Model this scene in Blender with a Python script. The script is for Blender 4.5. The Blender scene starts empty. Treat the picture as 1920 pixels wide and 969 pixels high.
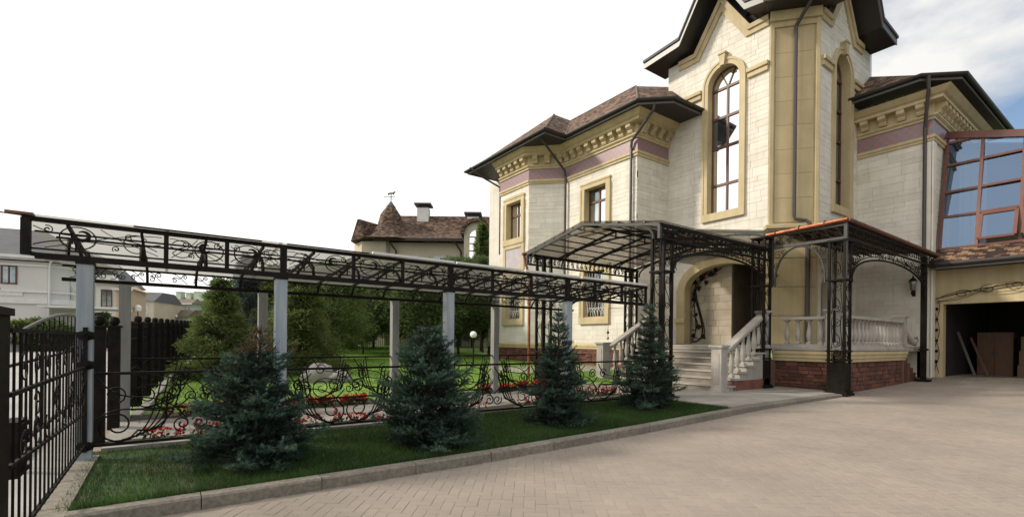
import bpy, math, random
import numpy as np
from mathutils import Vector, Matrix
random.seed(7); RNG = np.random.default_rng(11)
S = bpy.context.scene
PI = math.pi
# ------------------------------------------------------------------ camera
TH = math.radians(54.3); ROLL = math.radians(0.6); CAMZ = 1.45
FW = Vector((math.cos(TH), math.sin(TH), 0)); RT = Vector((math.sin(TH), -math.cos(TH), 0)); UP = Vector((0, 0, 1))
cd = bpy.data.cameras.new('camera'); cam = bpy.data.objects.new('camera', cd); S.collection.objects.link(cam)
cd.sensor_width = 36; cd.sensor_fit = 'HORIZONTAL'; cd.lens = 905 / 1920 * 36; cd.shift_y = (639 - 484.5) / 1920
cd.clip_start = 0.05; cd.clip_end = 3000
r_ = RT * math.cos(ROLL) + UP * math.sin(ROLL); u_ = UP * math.cos(ROLL) - RT * math.sin(ROLL)
cam.matrix_world = Matrix(((r_.x, u_.x, -FW.x, 0), (r_.y, u_.y, -FW.y, 0), (r_.z, u_.z, -FW.z, CAMZ), (0, 0, 0, 1)))
S.camera = cam
# ------------------------------------------------------------------ sky, sun, exposure
SUN_EL = math.radians(32); SUN_AZ = math.radians(143)      # azimuth measured from +X towards +Y: the sun stands far left, behind the garden
SUND = Vector((math.cos(SUN_AZ) * math.cos(SUN_EL), math.sin(SUN_AZ) * math.cos(SUN_EL), math.sin(SUN_EL)))
W = bpy.data.worlds.new('World'); S.world = W; W.use_nodes = True
nt = W.node_tree; nt.nodes.clear()
def N(t, tp, **kw):
    n = t.nodes.new(tp)
    for k, v in kw.items():
        if k.startswith('i_'):
            n.inputs[k[2:].replace('_', ' ')].default_value = v
        else:
            setattr(n, k, v)
    return n
sky = N(nt, 'ShaderNodeTexSky', sky_type='NISHITA', sun_disc=False, sun_elevation=SUN_EL, sun_rotation=PI / 2 - SUN_AZ, air_density=1.0, dust_density=1.6)
skm = N(nt, 'ShaderNodeVectorMath', operation='SCALE'); skm.inputs['Scale'].default_value = 0.15
nt.links.new(sky.outputs[0], skm.inputs[0])
tc = N(nt, 'ShaderNodeTexCoord')
mp = N(nt, 'ShaderNodeMapping'); mp.inputs['Scale'].default_value = (1.0, 1.0, 2.4)
nt.links.new(tc.outputs['Generated'], mp.inputs[0])
nz = N(nt, 'ShaderNodeTexNoise'); nz.inputs['Scale'].default_value = 2.6; nz.inputs['Detail'].default_value = 7; nz.inputs['Roughness'].default_value = .55
nt.links.new(mp.outputs[0], nz.inputs['Vector'])
dt = N(nt, 'ShaderNodeVectorMath', operation='DOT_PRODUCT'); dt.inputs[1].default_value = SUND
nt.links.new(tc.outputs['Generated'], dt.inputs[0])
gl = N(nt, 'ShaderNodeMapRange'); gl.inputs['From Min'].default_value = -.45; gl.inputs['From Max'].default_value = .75
nt.links.new(dt.outputs['Value'], gl.inputs['Value'])
cv = N(nt, 'ShaderNodeMath', operation='MULTIPLY_ADD'); cv.inputs[1].default_value = .85; nt.links.new(gl.outputs[0], cv.inputs[0]); nt.links.new(nz.outputs['Fac'], cv.inputs[2])
cr = N(nt, 'ShaderNodeMapRange'); cr.inputs['From Min'].default_value = .46; cr.inputs['From Max'].default_value = .70
nt.links.new(cv.outputs[0], cr.inputs['Value'])
cb = N(nt, 'ShaderNodeMapRange'); cb.inputs['To Min'].default_value = .90; cb.inputs['To Max'].default_value = 1.36
nt.links.new(gl.outputs[0], cb.inputs['Value'])
cc = N(nt, 'ShaderNodeVectorMath', operation='SCALE'); cc.inputs[0].default_value = (1.0, .985, .95); nt.links.new(cb.outputs[0], cc.inputs['Scale'])
mx = N(nt, 'ShaderNodeMix', data_type='RGBA'); nt.links.new(cr.outputs[0], mx.inputs['Factor'])
nt.links.new(skm.outputs[0], mx.inputs['A']); nt.links.new(cc.outputs[0], mx.inputs['B'])
bg = N(nt, 'ShaderNodeBackground'); bg.inputs['Strength'].default_value = 1.0
nt.links.new(mx.outputs['Result'], bg.inputs[0])
wo = N(nt, 'ShaderNodeOutputWorld'); nt.links.new(bg.outputs[0], wo.inputs[0])
sl = bpy.data.lights.new('sun', 'SUN'); sun = bpy.data.objects.new('sun', sl); S.collection.objects.link(sun)
sl.energy = 3.6; sl.angle = math.radians(6); sl.color = (1, .91, .77)
sun.rotation_euler = (-SUND).to_track_quat('-Z', 'Y').to_euler(); sun.location = (-20, 20, 30)
S.view_settings.view_transform = 'Standard'; S.view_settings.look = 'None'; S.view_settings.gamma = 1
S.view_settings.exposure = 0.0
S.render.engine = 'CYCLES'; S.cycles.use_denoising = True; S.cycles.max_bounces = 8; S.cycles.transparent_max_bounces = 24
S.cycles.use_adaptive_sampling = True
# ------------------------------------------------------------------ helpers
COL = S.collection
V = Vector
def interp(x, xs, ys): return float(np.interp(x, xs, ys))
def zd(x): return interp(x, [-50, 3, 6, 9.5, 13.5, 20, 22, 60], [0, 0, .05, .15, .18, .29, .38, .38])
def zb(x): return zd(x) + interp(x, [8, 13.5], [.112, .055])
def zg(x, y): return zb(min(x, 14)) - .02 + .025 * max(0, min(y, 34) - 7)
def at(u, d, z=0):                     # a point d metres ahead of the camera on the column of sight u (building grid of the far background)
    p = FW * d + RT * ((u - 960) / 905 * d); return V((p.x, p.y, z))
def zat(v, d, u=960): return CAMZ + (639 + .0105 * (u - 960) - v) / 905 * d

MATS = {}
def mk(name, col, rough=.7, col2=None, scale=6.0, bump=.0, bscale=60.0, attr=0.0, metallic=0.0, spec=.5, detail=5, low=.35, high=.65, stretch=None, rnd=0.0):
    m = bpy.data.materials.new(name); m.use_nodes = True; t = m.node_tree
    b = t.nodes['Principled BSDF']; b.inputs['Roughness'].default_value = rough; b.inputs['Metallic'].default_value = metallic
    b.inputs['Specular IOR Level'].default_value = spec
    tcn = N(t, 'ShaderNodeTexCoord'); vec = tcn.outputs['Object']
    if stretch:
        mpn = N(t, 'ShaderNodeMapping'); mpn.inputs['Scale'].default_value = stretch; t.links.new(vec, mpn.inputs[0]); vec = mpn.outputs[0]
    src = None
    if col2 is not None:
        nn = N(t, 'ShaderNodeTexNoise'); nn.inputs['Scale'].default_value = scale; nn.inputs['Detail'].default_value = detail; t.links.new(vec, nn.inputs['Vector'])
        mr = N(t, 'ShaderNodeMapRange'); mr.inputs['From Min'].default_value = low; mr.inputs['From Max'].default_value = high; t.links.new(nn.outputs['Fac'], mr.inputs['Value'])
        mxn = N(t, 'ShaderNodeMix', data_type='RGBA'); mxn.inputs['A'].default_value = (*col, 1); mxn.inputs['B'].default_value = (*col2, 1)
        t.links.new(mr.outputs[0], mxn.inputs['Factor']); src = mxn.outputs['Result']
    if attr or rnd:
        sc = N(t, 'ShaderNodeVectorMath', operation='SCALE')
        if src: t.links.new(src, sc.inputs[0])
        else: sc.inputs[0].default_value = col
        mr = N(t, 'ShaderNodeMapRange'); mr.inputs['To Min'].default_value = 1 - (attr or rnd); mr.inputs['To Max'].default_value = 1 + (attr or rnd)
        if attr:
            at_ = N(t, 'ShaderNodeAttribute', attribute_name='rnd'); t.links.new(at_.outputs['Fac'], mr.inputs['Value'])
        else:
            oi = N(t, 'ShaderNodeObjectInfo'); t.links.new(oi.outputs['Random'], mr.inputs['Value'])
        t.links.new(mr.outputs[0], sc.inputs['Scale']); src = sc.outputs[0]
    if src: t.links.new(src, b.inputs['Base Color'])
    else: b.inputs['Base Color'].default_value = (*col, 1)
    if bump:
        n2 = N(t, 'ShaderNodeTexNoise'); n2.inputs['Scale'].default_value = bscale; n2.inputs['Detail'].default_value = 6; t.links.new(vec, n2.inputs['Vector'])
        bp = N(t, 'ShaderNodeBump'); bp.inputs['Strength'].default_value = bump; bp.inputs['Distance'].default_value = .02
        t.links.new(n2.outputs['Fac'], bp.inputs['Height']); t.links.new(bp.outputs[0], b.inputs['Normal'])
    MATS[name] = m; return m
def nodes(m): return m.node_tree, m.node_tree.nodes['Principled BSDF']

mk('stone', (.68, .64, .56), .75, (.575, .52, .43), 1.1, .2, 25, attr=.06, stretch=(1, 1, 2.2), low=.45, high=.8)
mk('joint', (.60, .545, .45), .9, bump=.2)
mk('trim', (.53, .43, .255), .7, (.465, .375, .21), 1.6, .12, 50)
mk('panel', (.495, .40, .228), .7, (.435, .345, .19), 1.2, .12, 40, attr=.05)
mk('brick', (.15, .056, .036), .85, (.085, .036, .025), 3.0, .8, 14, attr=.35)
mk('mortar', (.13, .085, .065), .95)
mk('lavender', (.46, .42, .44), .8, (.40, .36, .38), 3)
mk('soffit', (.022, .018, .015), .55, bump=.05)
mk('fascia', (.12, .115, .11), .4)
mk('pipe', (.055, .042, .040), .4)
mk('copper', (.42, .16, .08), .38, (.24, .085, .045), 5, metallic=.85)
mk('copper_dull', (.20, .085, .05), .45, (.12, .05, .035), 5, metallic=.5)
mk('window_wood', (.115, .045, .025), .5, (.085, .032, .018), 20)
mk('glass', (.90, .93, .95), .03, metallic=1.0)
mk('curtain_glass', (.34, .38, .38), .06, (.62, .66, .66), 1.3, metallic=.85, low=.3, high=.6)
mk('dark_glass', (.16, .19, .21), .05, (.30, .34, .36), 2, metallic=.9)
mk('iron', (.007, .006, .005), .6, (.016, .012, .009), 8, .15, 60, spec=.13)
mk('iron_grey', (.060, .060, .055), .5, (.045, .045, .04), 8, .1, 60, spec=.35)
mk('galv', (.24, .29, .33), .6, (.34, .36, .37), 3.5, .2, 40, stretch=(3, 3, .35), detail=7)
mk('galv2', (.28, .28, .26), .6, (.20, .20, .19), 3.5, .2, 40, stretch=(3, 3, .35), detail=7)
mk('stair_stone', (.37, .345, .31), .75, (.29, .27, .24), 2.5, .25, 40)
mk('riser', (.23, .195, .155), .8, (.16, .135, .105), 3, .2, 40)
mk('baluster', (.39, .36, .325), .7, (.32, .295, .265), 4, .1, 60)
mk('kerb', (.25, .22, .18), .85, (.165, .145, .115), 30, .5, 120, attr=.12)
mk('paver', (.305, .253, .210), .85, (.268, .229, .193), .8, .3, 60, attr=.045, low=.3, high=.7, spec=.25)
mk('sand', (.25, .21, .172), .95, (.28, .235, .19), 1.2, .3, 80)
mk('walk', (.32, .295, .265), .85, (.265, .245, .22), 1.5, .3, 60, attr=.08)
mk('soil', (.045, .032, .02), .95, (.03, .022, .014), 10, .6, 40)
mk('grass_base', (.030, .075, .016), .95, (.05, .055, .02), 2.5, .5, 60)
mk('grass', (.052, .108, .026), .7, (.042, .076, .023), 1.6, attr=.4, spec=.2)
mk('lawn_grass', (.20, .32, .06), .7, (.16, .27, .052), .5, attr=.3, spec=.2)
mk('lawn_base', (.18, .29, .056), .95, (.145, .245, .048), .6, .4, 40)
mk('flower', (.38, .008, .010), .6, (.44, .022, .014), 8, attr=.35, spec=.2)
mk('flower_leaf', (.05, .07, .02), .7, attr=.4)
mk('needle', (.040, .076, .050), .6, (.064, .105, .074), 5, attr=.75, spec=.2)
mk('needle_brown', (.26, .12, .045), .8, (.15, .07, .03), 9, attr=.4, spec=.2)
mk('bark', (.06, .045, .032), .95, (.035, .026, .02), 12, .5, 30)
mk('leaf_olive', (.125, .15, .045), .65, (.085, .12, .036), .9, attr=.45, spec=.2)
mk('leaf_green', (.135, .18, .058), .65, (.092, .14, .044), .8, attr=.45, spec=.2)
mk('leaf_dark', (.105, .145, .055), .65, (.072, .11, .04), .8, attr=.45, spec=.2)
mk('leaf_yellow', (.13, .16, .04), .65, (.09, .13, .034), .8, attr=.4, spec=.2)
mk('leaf_blue', (.06, .085, .075), .65, (.05, .07, .065), .9, attr=.4, spec=.2)
mk('boulder', (.38, .35, .32), .85, (.25, .23, .21), 3, .7, 12)
mk('white_paint', (.70, .69, .66), .6, (.62, .61, .58), 3)
mk('cream', (.52, .46, .35), .8, (.46, .40, .30), .6)
mk('cream_white', (.64, .62, .58), .8, (.59, .57, .53), .5)
mk('peach', (.50, .37, .26), .8)
mk('mint', (.48, .58, .42), .8, (.44, .53, .39), .4)
mk('slate', (.085, .088, .095), .7, (.06, .062, .07), 2, .3, 8)
mk('roof_brown', (.16, .12, .09), .8, (.11, .085, .065), 2, .3, 8)
mk('red_roof', (.25, .10, .06), .8)
mk('asphalt', (.36, .345, .325), .9, (.29, .28, .265), .8, .3, 60)
mk('ground', (.06, .09, .03), .95, (.09, .085, .05), .2, .4, 20)
mk('globe', (.85, .85, .83), .3)
mk('red_frame', (.15, .05, .03), .4, (.12, .038, .024), 4)
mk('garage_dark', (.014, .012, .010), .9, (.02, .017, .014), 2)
mk('wood_brown', (.12, .058, .027), .6, (.08, .038, .018), 5, stretch=(6, 6, .6))
mk('board', (.09, .08, .07), .7)
mk('box_card', (.15, .10, .055), .85)
mk('gold', (.50, .27, .08), .4, metallic=.6)
mk('tie', (.02, .35, .22), .5)
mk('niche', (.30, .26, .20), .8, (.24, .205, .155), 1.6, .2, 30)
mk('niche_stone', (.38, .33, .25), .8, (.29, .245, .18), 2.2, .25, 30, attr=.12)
mk('recess_shade_wall', (.17, .135, .095), .8, (.12, .095, .065), 1.6, .2, 30)  # darker than the vine wall: the recess shade is put into the colour
mk('dry_grass', (.16, .14, .05), .8, (.10, .10, .035), 3, attr=.4, spec=.2)
def blotch(name, scale, lo, hi):        # broad uneven weathering over the whole surface
    t, b = nodes(MATS[name]); src = b.inputs['Base Color'].links[0].from_socket; tcn = N(t, 'ShaderNodeTexCoord'); g = N(t, 'ShaderNodeNewGeometry')
    n1 = N(t, 'ShaderNodeTexNoise'); n1.inputs['Scale'].default_value = scale; n1.inputs['Detail'].default_value = 6; n1.inputs['Roughness'].default_value = .6; t.links.new(g.outputs['Position'], n1.inputs['Vector'])
    mr = N(t, 'ShaderNodeMapRange'); mr.inputs['From Min'].default_value = .3; mr.inputs['From Max'].default_value = .7; mr.inputs['To Min'].default_value = lo; mr.inputs['To Max'].default_value = hi; t.links.new(n1.outputs['Fac'], mr.inputs['Value'])
    sc = N(t, 'ShaderNodeVectorMath', operation='SCALE'); t.links.new(src, sc.inputs[0]); t.links.new(mr.outputs[0], sc.inputs['Scale']); t.links.new(sc.outputs[0], b.inputs['Base Color'])
blotch('paver', .55, .86, 1.10); blotch('kerb', 1.4, .8, 1.15); blotch('walk', .8, .85, 1.12); blotch('trim', .7, .92, 1.05); blotch('grass', .9, .7, 1.25)
def streak(name, lo, hi):               # rain streaks running down the masonry
    t, b = nodes(MATS[name]); src = b.inputs['Base Color'].links[0].from_socket; g = N(t, 'ShaderNodeNewGeometry'); mpn = N(t, 'ShaderNodeMapping'); mpn.inputs['Scale'].default_value = (3.2, 3.2, .22); t.links.new(g.outputs['Position'], mpn.inputs[0])
    n1 = N(t, 'ShaderNodeTexNoise'); n1.inputs['Scale'].default_value = 1.3; n1.inputs['Detail'].default_value = 7; n1.inputs['Roughness'].default_value = .65; t.links.new(mpn.outputs[0], n1.inputs['Vector'])
    mr = N(t, 'ShaderNodeMapRange'); mr.inputs['From Min'].default_value = .38; mr.inputs['From Max'].default_value = .62; mr.inputs['To Min'].default_value = lo; mr.inputs['To Max'].default_value = hi; t.links.new(n1.outputs['Fac'], mr.inputs['Value'])
    sc = N(t, 'ShaderNodeVectorMath', operation='SCALE'); t.links.new(src, sc.inputs[0]); t.links.new(mr.outputs[0], sc.inputs['Scale']); t.links.new(sc.outputs[0], b.inputs['Base Color'])
streak('stone', .945, 1.03); streak('trim', .90, 1.04); streak('panel', .90, 1.03); streak('galv', .82, 1.08); streak('baluster', .85, 1.05)
# roof shingles: many small tabs in brown, tan and black, in courses along the slope
def shingle(name, c1, c2, c3, sc):
    m = mk(name, c1, .9); t, b = nodes(m)
    uv = N(t, 'ShaderNodeUVMap', uv_map='uv')
    bt = N(t, 'ShaderNodeTexBrick', offset=.5); bt.inputs['Scale'].default_value = sc; bt.inputs['Brick Width'].default_value = .55; bt.inputs['Row Height'].default_value = .3; bt.inputs['Mortar Size'].default_value = .02
    bt.inputs['Color1'].default_value = (0, 0, 0, 1); bt.inputs['Color2'].default_value = (1, 1, 1, 1); bt.inputs['Mortar'].default_value = (.15, .15, .15, 1); bt.inputs['Bias'].default_value = -.05
    t.links.new(uv.outputs[0], bt.inputs['Vector'])
    nn = N(t, 'ShaderNodeTexNoise'); nn.inputs['Scale'].default_value = 3.0; nn.inputs['Detail'].default_value = 8; nn.inputs['Roughness'].default_value = .8; t.links.new(uv.outputs[0], nn.inputs['Vector'])
    ad = N(t, 'ShaderNodeMix', data_type='FLOAT'); ad.inputs[0].default_value = .45; t.links.new(bt.outputs['Color'], ad.inputs[2]); t.links.new(nn.outputs['Fac'], ad.inputs[3])
    rp = N(t, 'ShaderNodeValToRGB'); e = rp.color_ramp.elements; e[0].position = .3; e[0].color = (*c1, 1); e[1].position = .7; e[1].color = (*c3, 1); e.new(.5).color = (*c2, 1)
    t.links.new(ad.outputs[0], rp.inputs[0]); t.links.new(rp.outputs[0], b.inputs['Base Color'])
    bp = N(t, 'ShaderNodeBump'); bp.inputs['Strength'].default_value = .5; bp.inputs['Distance'].default_value = .03; t.links.new(bt.outputs['Fac'], bp.inputs['Height']); bp.invert = True
    t.links.new(bp.outputs[0], b.inputs['Normal'])
shingle('shingle', (.020, .011, .008), (.105, .052, .03), (.27, .165, .10), 3.0)
shingle('shingle_far', (.032, .017, .011), (.10, .056, .034), (.19, .12, .076), 2.0)
# frieze: little square glazed tiles, slate blue and brick red in diagonal steps
m = mk('frieze', (.2, .2, .2), .35); t, b = nodes(m)
uv = N(t, 'ShaderNodeUVMap', uv_map='uv'); ch = N(t, 'ShaderNodeTexChecker'); ch.inputs['Scale'].default_value = 7.0
ch.inputs['Color1'].default_value = (.17, .165, .20, 1); ch.inputs['Color2'].default_value = (.38, .14, .10, 1)
mpn = N(t, 'ShaderNodeMapping'); mpn.inputs['Location'].default_value = (.013, .017, .5); t.links.new(uv.outputs[0], mpn.inputs[0]); t.links.new(mpn.outputs[0], ch.inputs['Vector'])
nn = N(t, 'ShaderNodeTexNoise'); nn.inputs['Scale'].default_value = 3; t.links.new(uv.outputs[0], nn.inputs['Vector'])
mm = N(t, 'ShaderNodeMix', data_type='RGBA'); mm.inputs['B'].default_value = (.26, .22, .24, 1); mm.inputs['Factor'].default_value = .25; t.links.new(ch.outputs[0], mm.inputs['A']); t.links.new(mm.outputs['Result'], b.inputs['Base Color'])
# translucent roof sheet of the walkway and canopies
def sheet(name, col, tr):
    m = bpy.data.materials.new(name); m.use_nodes = True; t = m.node_tree; t.nodes.clear()
    o = N(t, 'ShaderNodeOutputMaterial'); mix = N(t, 'ShaderNodeMixShader'); mix.inputs[0].default_value = tr
    p = N(t, 'ShaderNodeBsdfPrincipled'); p.inputs['Roughness'].default_value = .25
    tcn = N(t, 'ShaderNodeTexCoord'); nn = N(t, 'ShaderNodeTexNoise'); nn.inputs['Scale'].default_value = 3; nn.inputs['Detail'].default_value = 6; t.links.new(tcn.outputs['Object'], nn.inputs['Vector'])
    mc = N(t, 'ShaderNodeMix', data_type='RGBA'); mc.inputs['A'].default_value = (*[c * .75 for c in col], 1); mc.inputs['B'].default_value = (*col, 1); t.links.new(nn.outputs['Fac'], mc.inputs['Factor']); t.links.new(mc.outputs['Result'], p.inputs['Base Color'])
    tl = N(t, 'ShaderNodeBsdfTranslucent'); t.links.new(mc.outputs['Result'], tl.inputs[0])
    m2 = N(t, 'ShaderNodeMixShader'); m2.inputs[0].default_value = .6; t.links.new(p.outputs[0], m2.inputs[1]); t.links.new(tl.outputs[0], m2.inputs[2])
    tp = N(t, 'ShaderNodeBsdfTransparent'); tp.inputs[0].default_value = (.80, .79, .76, 1)
    t.links.new(m2.outputs[0], mix.inputs[1]); t.links.new(tp.outputs[0], mix.inputs[2]); t.links.new(mix.outputs[0], o.inputs[0]); MATS[name] = m
sheet('sheet', (.42, .41, .39), .72)
mk('deck', (.05, .042, .036), .8, (.035, .03, .026), 4)
sheet('sheet_dark', (.12, .105, .09), .62)
# leaning conservatory front glass: the sky's blue is put into its gloss tint
m = bpy.data.materials.new('sky_tint_glass'); m.use_nodes = True; t = m.node_tree; t.nodes.clear(); MATS['sky_tint_glass'] = m
o = N(t, 'ShaderNodeOutputMaterial'); mix = N(t, 'ShaderNodeMixShader'); mix.inputs[0].default_value = .48
gsn = N(t, 'ShaderNodeBsdfGlossy'); gsn.inputs['Roughness'].default_value = .02; gsn.inputs[0].default_value = (.27, .38, .56, 1)
tp = N(t, 'ShaderNodeBsdfTransparent'); tp.inputs[0].default_value = (.55, .6, .6, 1)
t.links.new(tp.outputs[0], mix.inputs[1]); t.links.new(gsn.outputs[0], mix.inputs[2]); t.links.new(mix.outputs[0], o.inputs[0])

def leafy(names, f, boost=1.3):          # let light through leaves
    for nm in names:
        t, b = nodes(MATS[nm]); o = [n for n in t.nodes if n.type == 'OUTPUT_MATERIAL'][0]; tl = N(t, 'ShaderNodeBsdfTranslucent'); mx_ = N(t, 'ShaderNodeMixShader'); mx_.inputs[0].default_value = f
        sc = N(t, 'ShaderNodeVectorMath', operation='SCALE'); sc.inputs['Scale'].default_value = boost
        t.links.new(b.inputs['Base Color'].links[0].from_socket, sc.inputs[0]); t.links.new(sc.outputs[0], tl.inputs[0]); t.links.new(b.outputs[0], mx_.inputs[1]); t.links.new(tl.outputs[0], mx_.inputs[2]); t.links.new(mx_.outputs[0], o.inputs[0])
leafy(('leaf_olive', 'leaf_green', 'leaf_dark', 'leaf_yellow', 'leaf_blue', 'grass', 'lawn_grass', 'flower'), .48)
leafy(('needle', 'needle_brown'), .15)
class MB:
    def __init__(s): s.v = []; s.f = []; s.r = []
    def add(s, vs, fs, val=None):
        o = len(s.v); s.v += [tuple(x) for x in vs]; val = random.random() if val is None else val
        for f in fs: s.f.append([i + o for i in f]); s.r.append(val)
        return s
    def hexa(s, p, val=None):          # 8 corner points: bottom 0-3, top 4-7
        return s.add(p, [(3, 2, 1, 0), (4, 5, 6, 7), (0, 1, 5, 4), (1, 2, 6, 5), (2, 3, 7, 6), (3, 0, 4, 7)], val)
    def box(s, x0, x1, y0, y1, z0, z1, val=None):
        return s.hexa([(x0, y0, z0), (x1, y0, z0), (x1, y1, z0), (x0, y1, z0), (x0, y0, z1), (x1, y0, z1), (x1, y1, z1), (x0, y1, z1)], val)
    def bar(s, p, q, w, h=None, up=(0, 0, 1), val=None):
        p, q = V(p), V(q); h = h or w; d = (q - p).normalized(); up = V(up)
        if abs(d.dot(up)) > .98: up = V((1, 0, 0))
        sd = d.cross(up).normalized(); up = sd.cross(d); a = sd * w / 2; b = up * h / 2
        return s.hexa([p - a - b, p + a - b, p + a + b, p - a + b, q - a - b, q + a - b, q + a + b, q - a + b][0:4] + [q - a - b, q + a - b, q + a + b, q - a + b], val)
    def tube(s, pts, r, n=5, val=None, closed=False):
        pts = [V(p) for p in pts]; m = len(pts); rs = r if isinstance(r, (list, tuple)) else [r] * m
        vs = []; fs = []; prev = None
        for i, p in enumerate(pts):
            if closed: d = pts[(i + 1) % m] - pts[i - 1]
            else: d = pts[min(i + 1, m - 1)] - pts[max(i - 1, 0)]
            d.normalize()
            if prev is None:
                a = d.orthogonal().normalized()
            else:
                a = prev - d * prev.dot(d)
                a = a.normalized() if a.length > 1e-5 else d.orthogonal().normalized()
            prev = a; b = d.cross(a)
            for k in range(n):
                t = 2 * PI * k / n; vs.append(p + (a * math.cos(t) + b * math.sin(t)) * rs[i])
        for i in range(m if closed else m - 1):
            j = (i + 1) % m
            for k in range(n):
                l = (k + 1) % n; fs.append((i * n + k, i * n + l, j * n + l, j * n + k))
        if not closed: fs += [tuple(range(n))[::-1], tuple((m - 1) * n + k for k in range(n))]
        return s.add(vs, fs, val)
    def lathe(s, c, prof, n=12, val=None):
        c = V(c); vs = []; fs = []
        for r, z in prof:
            for k in range(n): t = 2 * PI * k / n; vs.append((c.x + r * math.cos(t), c.y + r * math.sin(t), c.z + z))
        for i in range(len(prof) - 1):
            for k in range(n): l = (k + 1) % n; fs.append((i * n + k, i * n + l, (i + 1) * n + l, (i + 1) * n + k))
        fs += [tuple(range(n))[::-1], tuple((len(prof) - 1) * n + k for k in range(n))]
        return s.add(vs, fs, val)
    def prism(s, pts, vec, val=None):
        n = len(pts); vec = V(vec); a = [V(p) for p in pts]; vs = a + [p + vec for p in a]
        fs = [tuple(range(n))[::-1], tuple(range(n, 2 * n))] + [(i, (i + 1) % n, n + (i + 1) % n, n + i) for i in range(n)]
        return s.add(vs, fs, val)
    def poly(s, pts, val=None): return s.add(pts, [tuple(range(len(pts)))], val)
    def slab(s, fr, a0, a1, z0, z1, d0, d1, bev=.012, val=None, zt0=None, zt1=None):
        zt0 = z1 if zt0 is None else zt0; zt1 = z1 if zt1 is None else zt1
        q = [(a0, z0), (a1, z0), (a1, zt1), (a0, zt0)]; cx = (a0 + a1) / 2; cz = (z0 + (zt0 + zt1) / 2) / 2
        qi = [(a + (bev if a < cx else -bev), z + (bev if z < cz else -bev)) for a, z in q]
        vs = [fr.p(a, z, d0) for a, z in q] + [fr.p(a, z, d1 - bev * .6) for a, z in q] + [fr.p(a, z, d1) for a, z in qi]
        fs = []
        for k in range(4):
            l = (k + 1) % 4; fs += [(k, l, 4 + l, 4 + k), (4 + k, 4 + l, 8 + l, 8 + k)]
        fs.append((8, 9, 10, 11))
        return s.add(vs, fs, val)
    def build(s, name, mat, parent=None, smooth=False, uv=False):
        me = bpy.data.meshes.new(name); me.from_pydata(s.v, [], s.f); me.update()
        if s.r:
            a = me.attributes.new('rnd', 'FLOAT', 'FACE'); a.data.foreach_set('value', s.r)
        if uv: planar_uv(me)
        if smooth: me.polygons.foreach_set('use_smooth', [True] * len(me.polygons))
        return link(name, me, mat, parent)
def planar_uv(me):
    ul = me.uv_layers.new(name='uv')
    for p in me.polygons:
        n = p.normal; t = UP.cross(n)
        t = t.normalized() if t.length > 1e-3 else V((1, 0, 0)); b = n.cross(t)
        for li in p.loop_indices:
            c = me.vertices[me.loops[li].vertex_index].co; ul.data[li].uv = (c.dot(t), c.dot(b))
def link(name, me, mat, parent=None):
    if mat: me.materials.clear(); me.materials.append(MATS[mat])
    o = bpy.data.objects.new(name, me); COL.objects.link(o)
    if parent: o.parent = parent
    return o
def np_mesh(name, vs, k, mat, parent=None, rnd=None):      # big meshes: vs (n*k,3), every k vertices one face
    n = len(vs) // k; me = bpy.data.meshes.new(name); me.vertices.add(len(vs)); me.vertices.foreach_set('co', np.asarray(vs, dtype=np.float32).ravel())
    me.loops.add(n * k); me.loops.foreach_set('vertex_index', np.arange(n * k, dtype=np.int32)); me.polygons.add(n)
    me.polygons.foreach_set('loop_start', np.arange(0, n * k, k, dtype=np.int32)); me.update(calc_edges=True)
    a = me.attributes.new('rnd', 'FLOAT', 'FACE'); a.data.foreach_set('value', (RNG.random(n) if rnd is None else rnd).astype(np.float32))
    return link(name, me, mat, parent)
def tag(o, label, cat=None, group=None, kind=None):
    o['label'] = label
    if cat: o['category'] = cat
    if group: o['group'] = group
    if kind: o['kind'] = kind
    return o
def struct(o): o['kind'] = 'structure'; return o
def thing(name, label, cat, loc=(0, 0, 0), group=None):
    o = bpy.data.objects.new(name, None); COL.objects.link(o); o.empty_display_size = .2; return tag(o, label, cat, group)
class Fr:                              # a wall frame: origin, horizontal direction a, outward normal d, height z
    def __init__(s, o, a, n): s.o = V((o[0], o[1], 0)); s.a = V((a[0], a[1], 0)).normalized(); s.n = V((n[0], n[1], 0)).normalized()
    def p(s, a, z, d=0): return s.o + s.a * a + s.n * d + UP * z
def sweep(path, prof, closed=False):   # profile [(out, z)...] swept along a plan path with mitred corners; outward is right of travel
    pts = [V((p[0], p[1], 0)) for p in path]; m = len(pts); offs = []
    for i in range(m):
        d0 = (pts[i] - pts[i - 1]).normalized() if i > 0 else None; d1 = (pts[i + 1] - pts[i]).normalized() if i < m - 1 else None
        n0 = V((d0.y, -d0.x, 0)) if d0 else None; n1 = V((d1.y, -d1.x, 0)) if d1 else None
        if n0 is None: o = n1
        elif n1 is None: o = n0
        else: b = (n0 + n1).normalized(); o = b / max(.3, b.dot(n0))
        offs.append(o)
    k = len(prof); vs = []; fs = []
    for p, o in zip(pts, offs):
        for a, z in prof: vs.append(p + o * a + UP * z)
    for i in range(m - 1):
        for j in range(k):
            l = (j + 1) % k; fs.append((i * k + j, i * k + l, (i + 1) * k + l, (i + 1) * k + j))
    fs += [tuple(range(k)), tuple((m - 1) * k + j for j in range(k))[::-1]]
    return vs, fs
def swept(name, mat, parent, path, prof, uv=False): return MB().add(*sweep(path, prof)).build(name, mat, parent, uv=uv)
def arc(c, r, a0, a1, n, ex=1.0):      # 2D arc
    return [(c[0] + r * ex * math.cos(a0 + (a1 - a0) * i / n), c[1] + r * math.sin(a0 + (a1 - a0) * i / n)) for i in range(n + 1)]
def spiral(c, r0, r1, a0, turns, n=18):
    return [(c[0] + (r0 + (r1 - r0) * i / n) * math.cos(a0 + turns * 2 * PI * i / n), c[1] + (r0 + (r1 - r0) * i / n) * math.sin(a0 + turns * 2 * PI * i / n)) for i in range(n + 1)]
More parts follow.
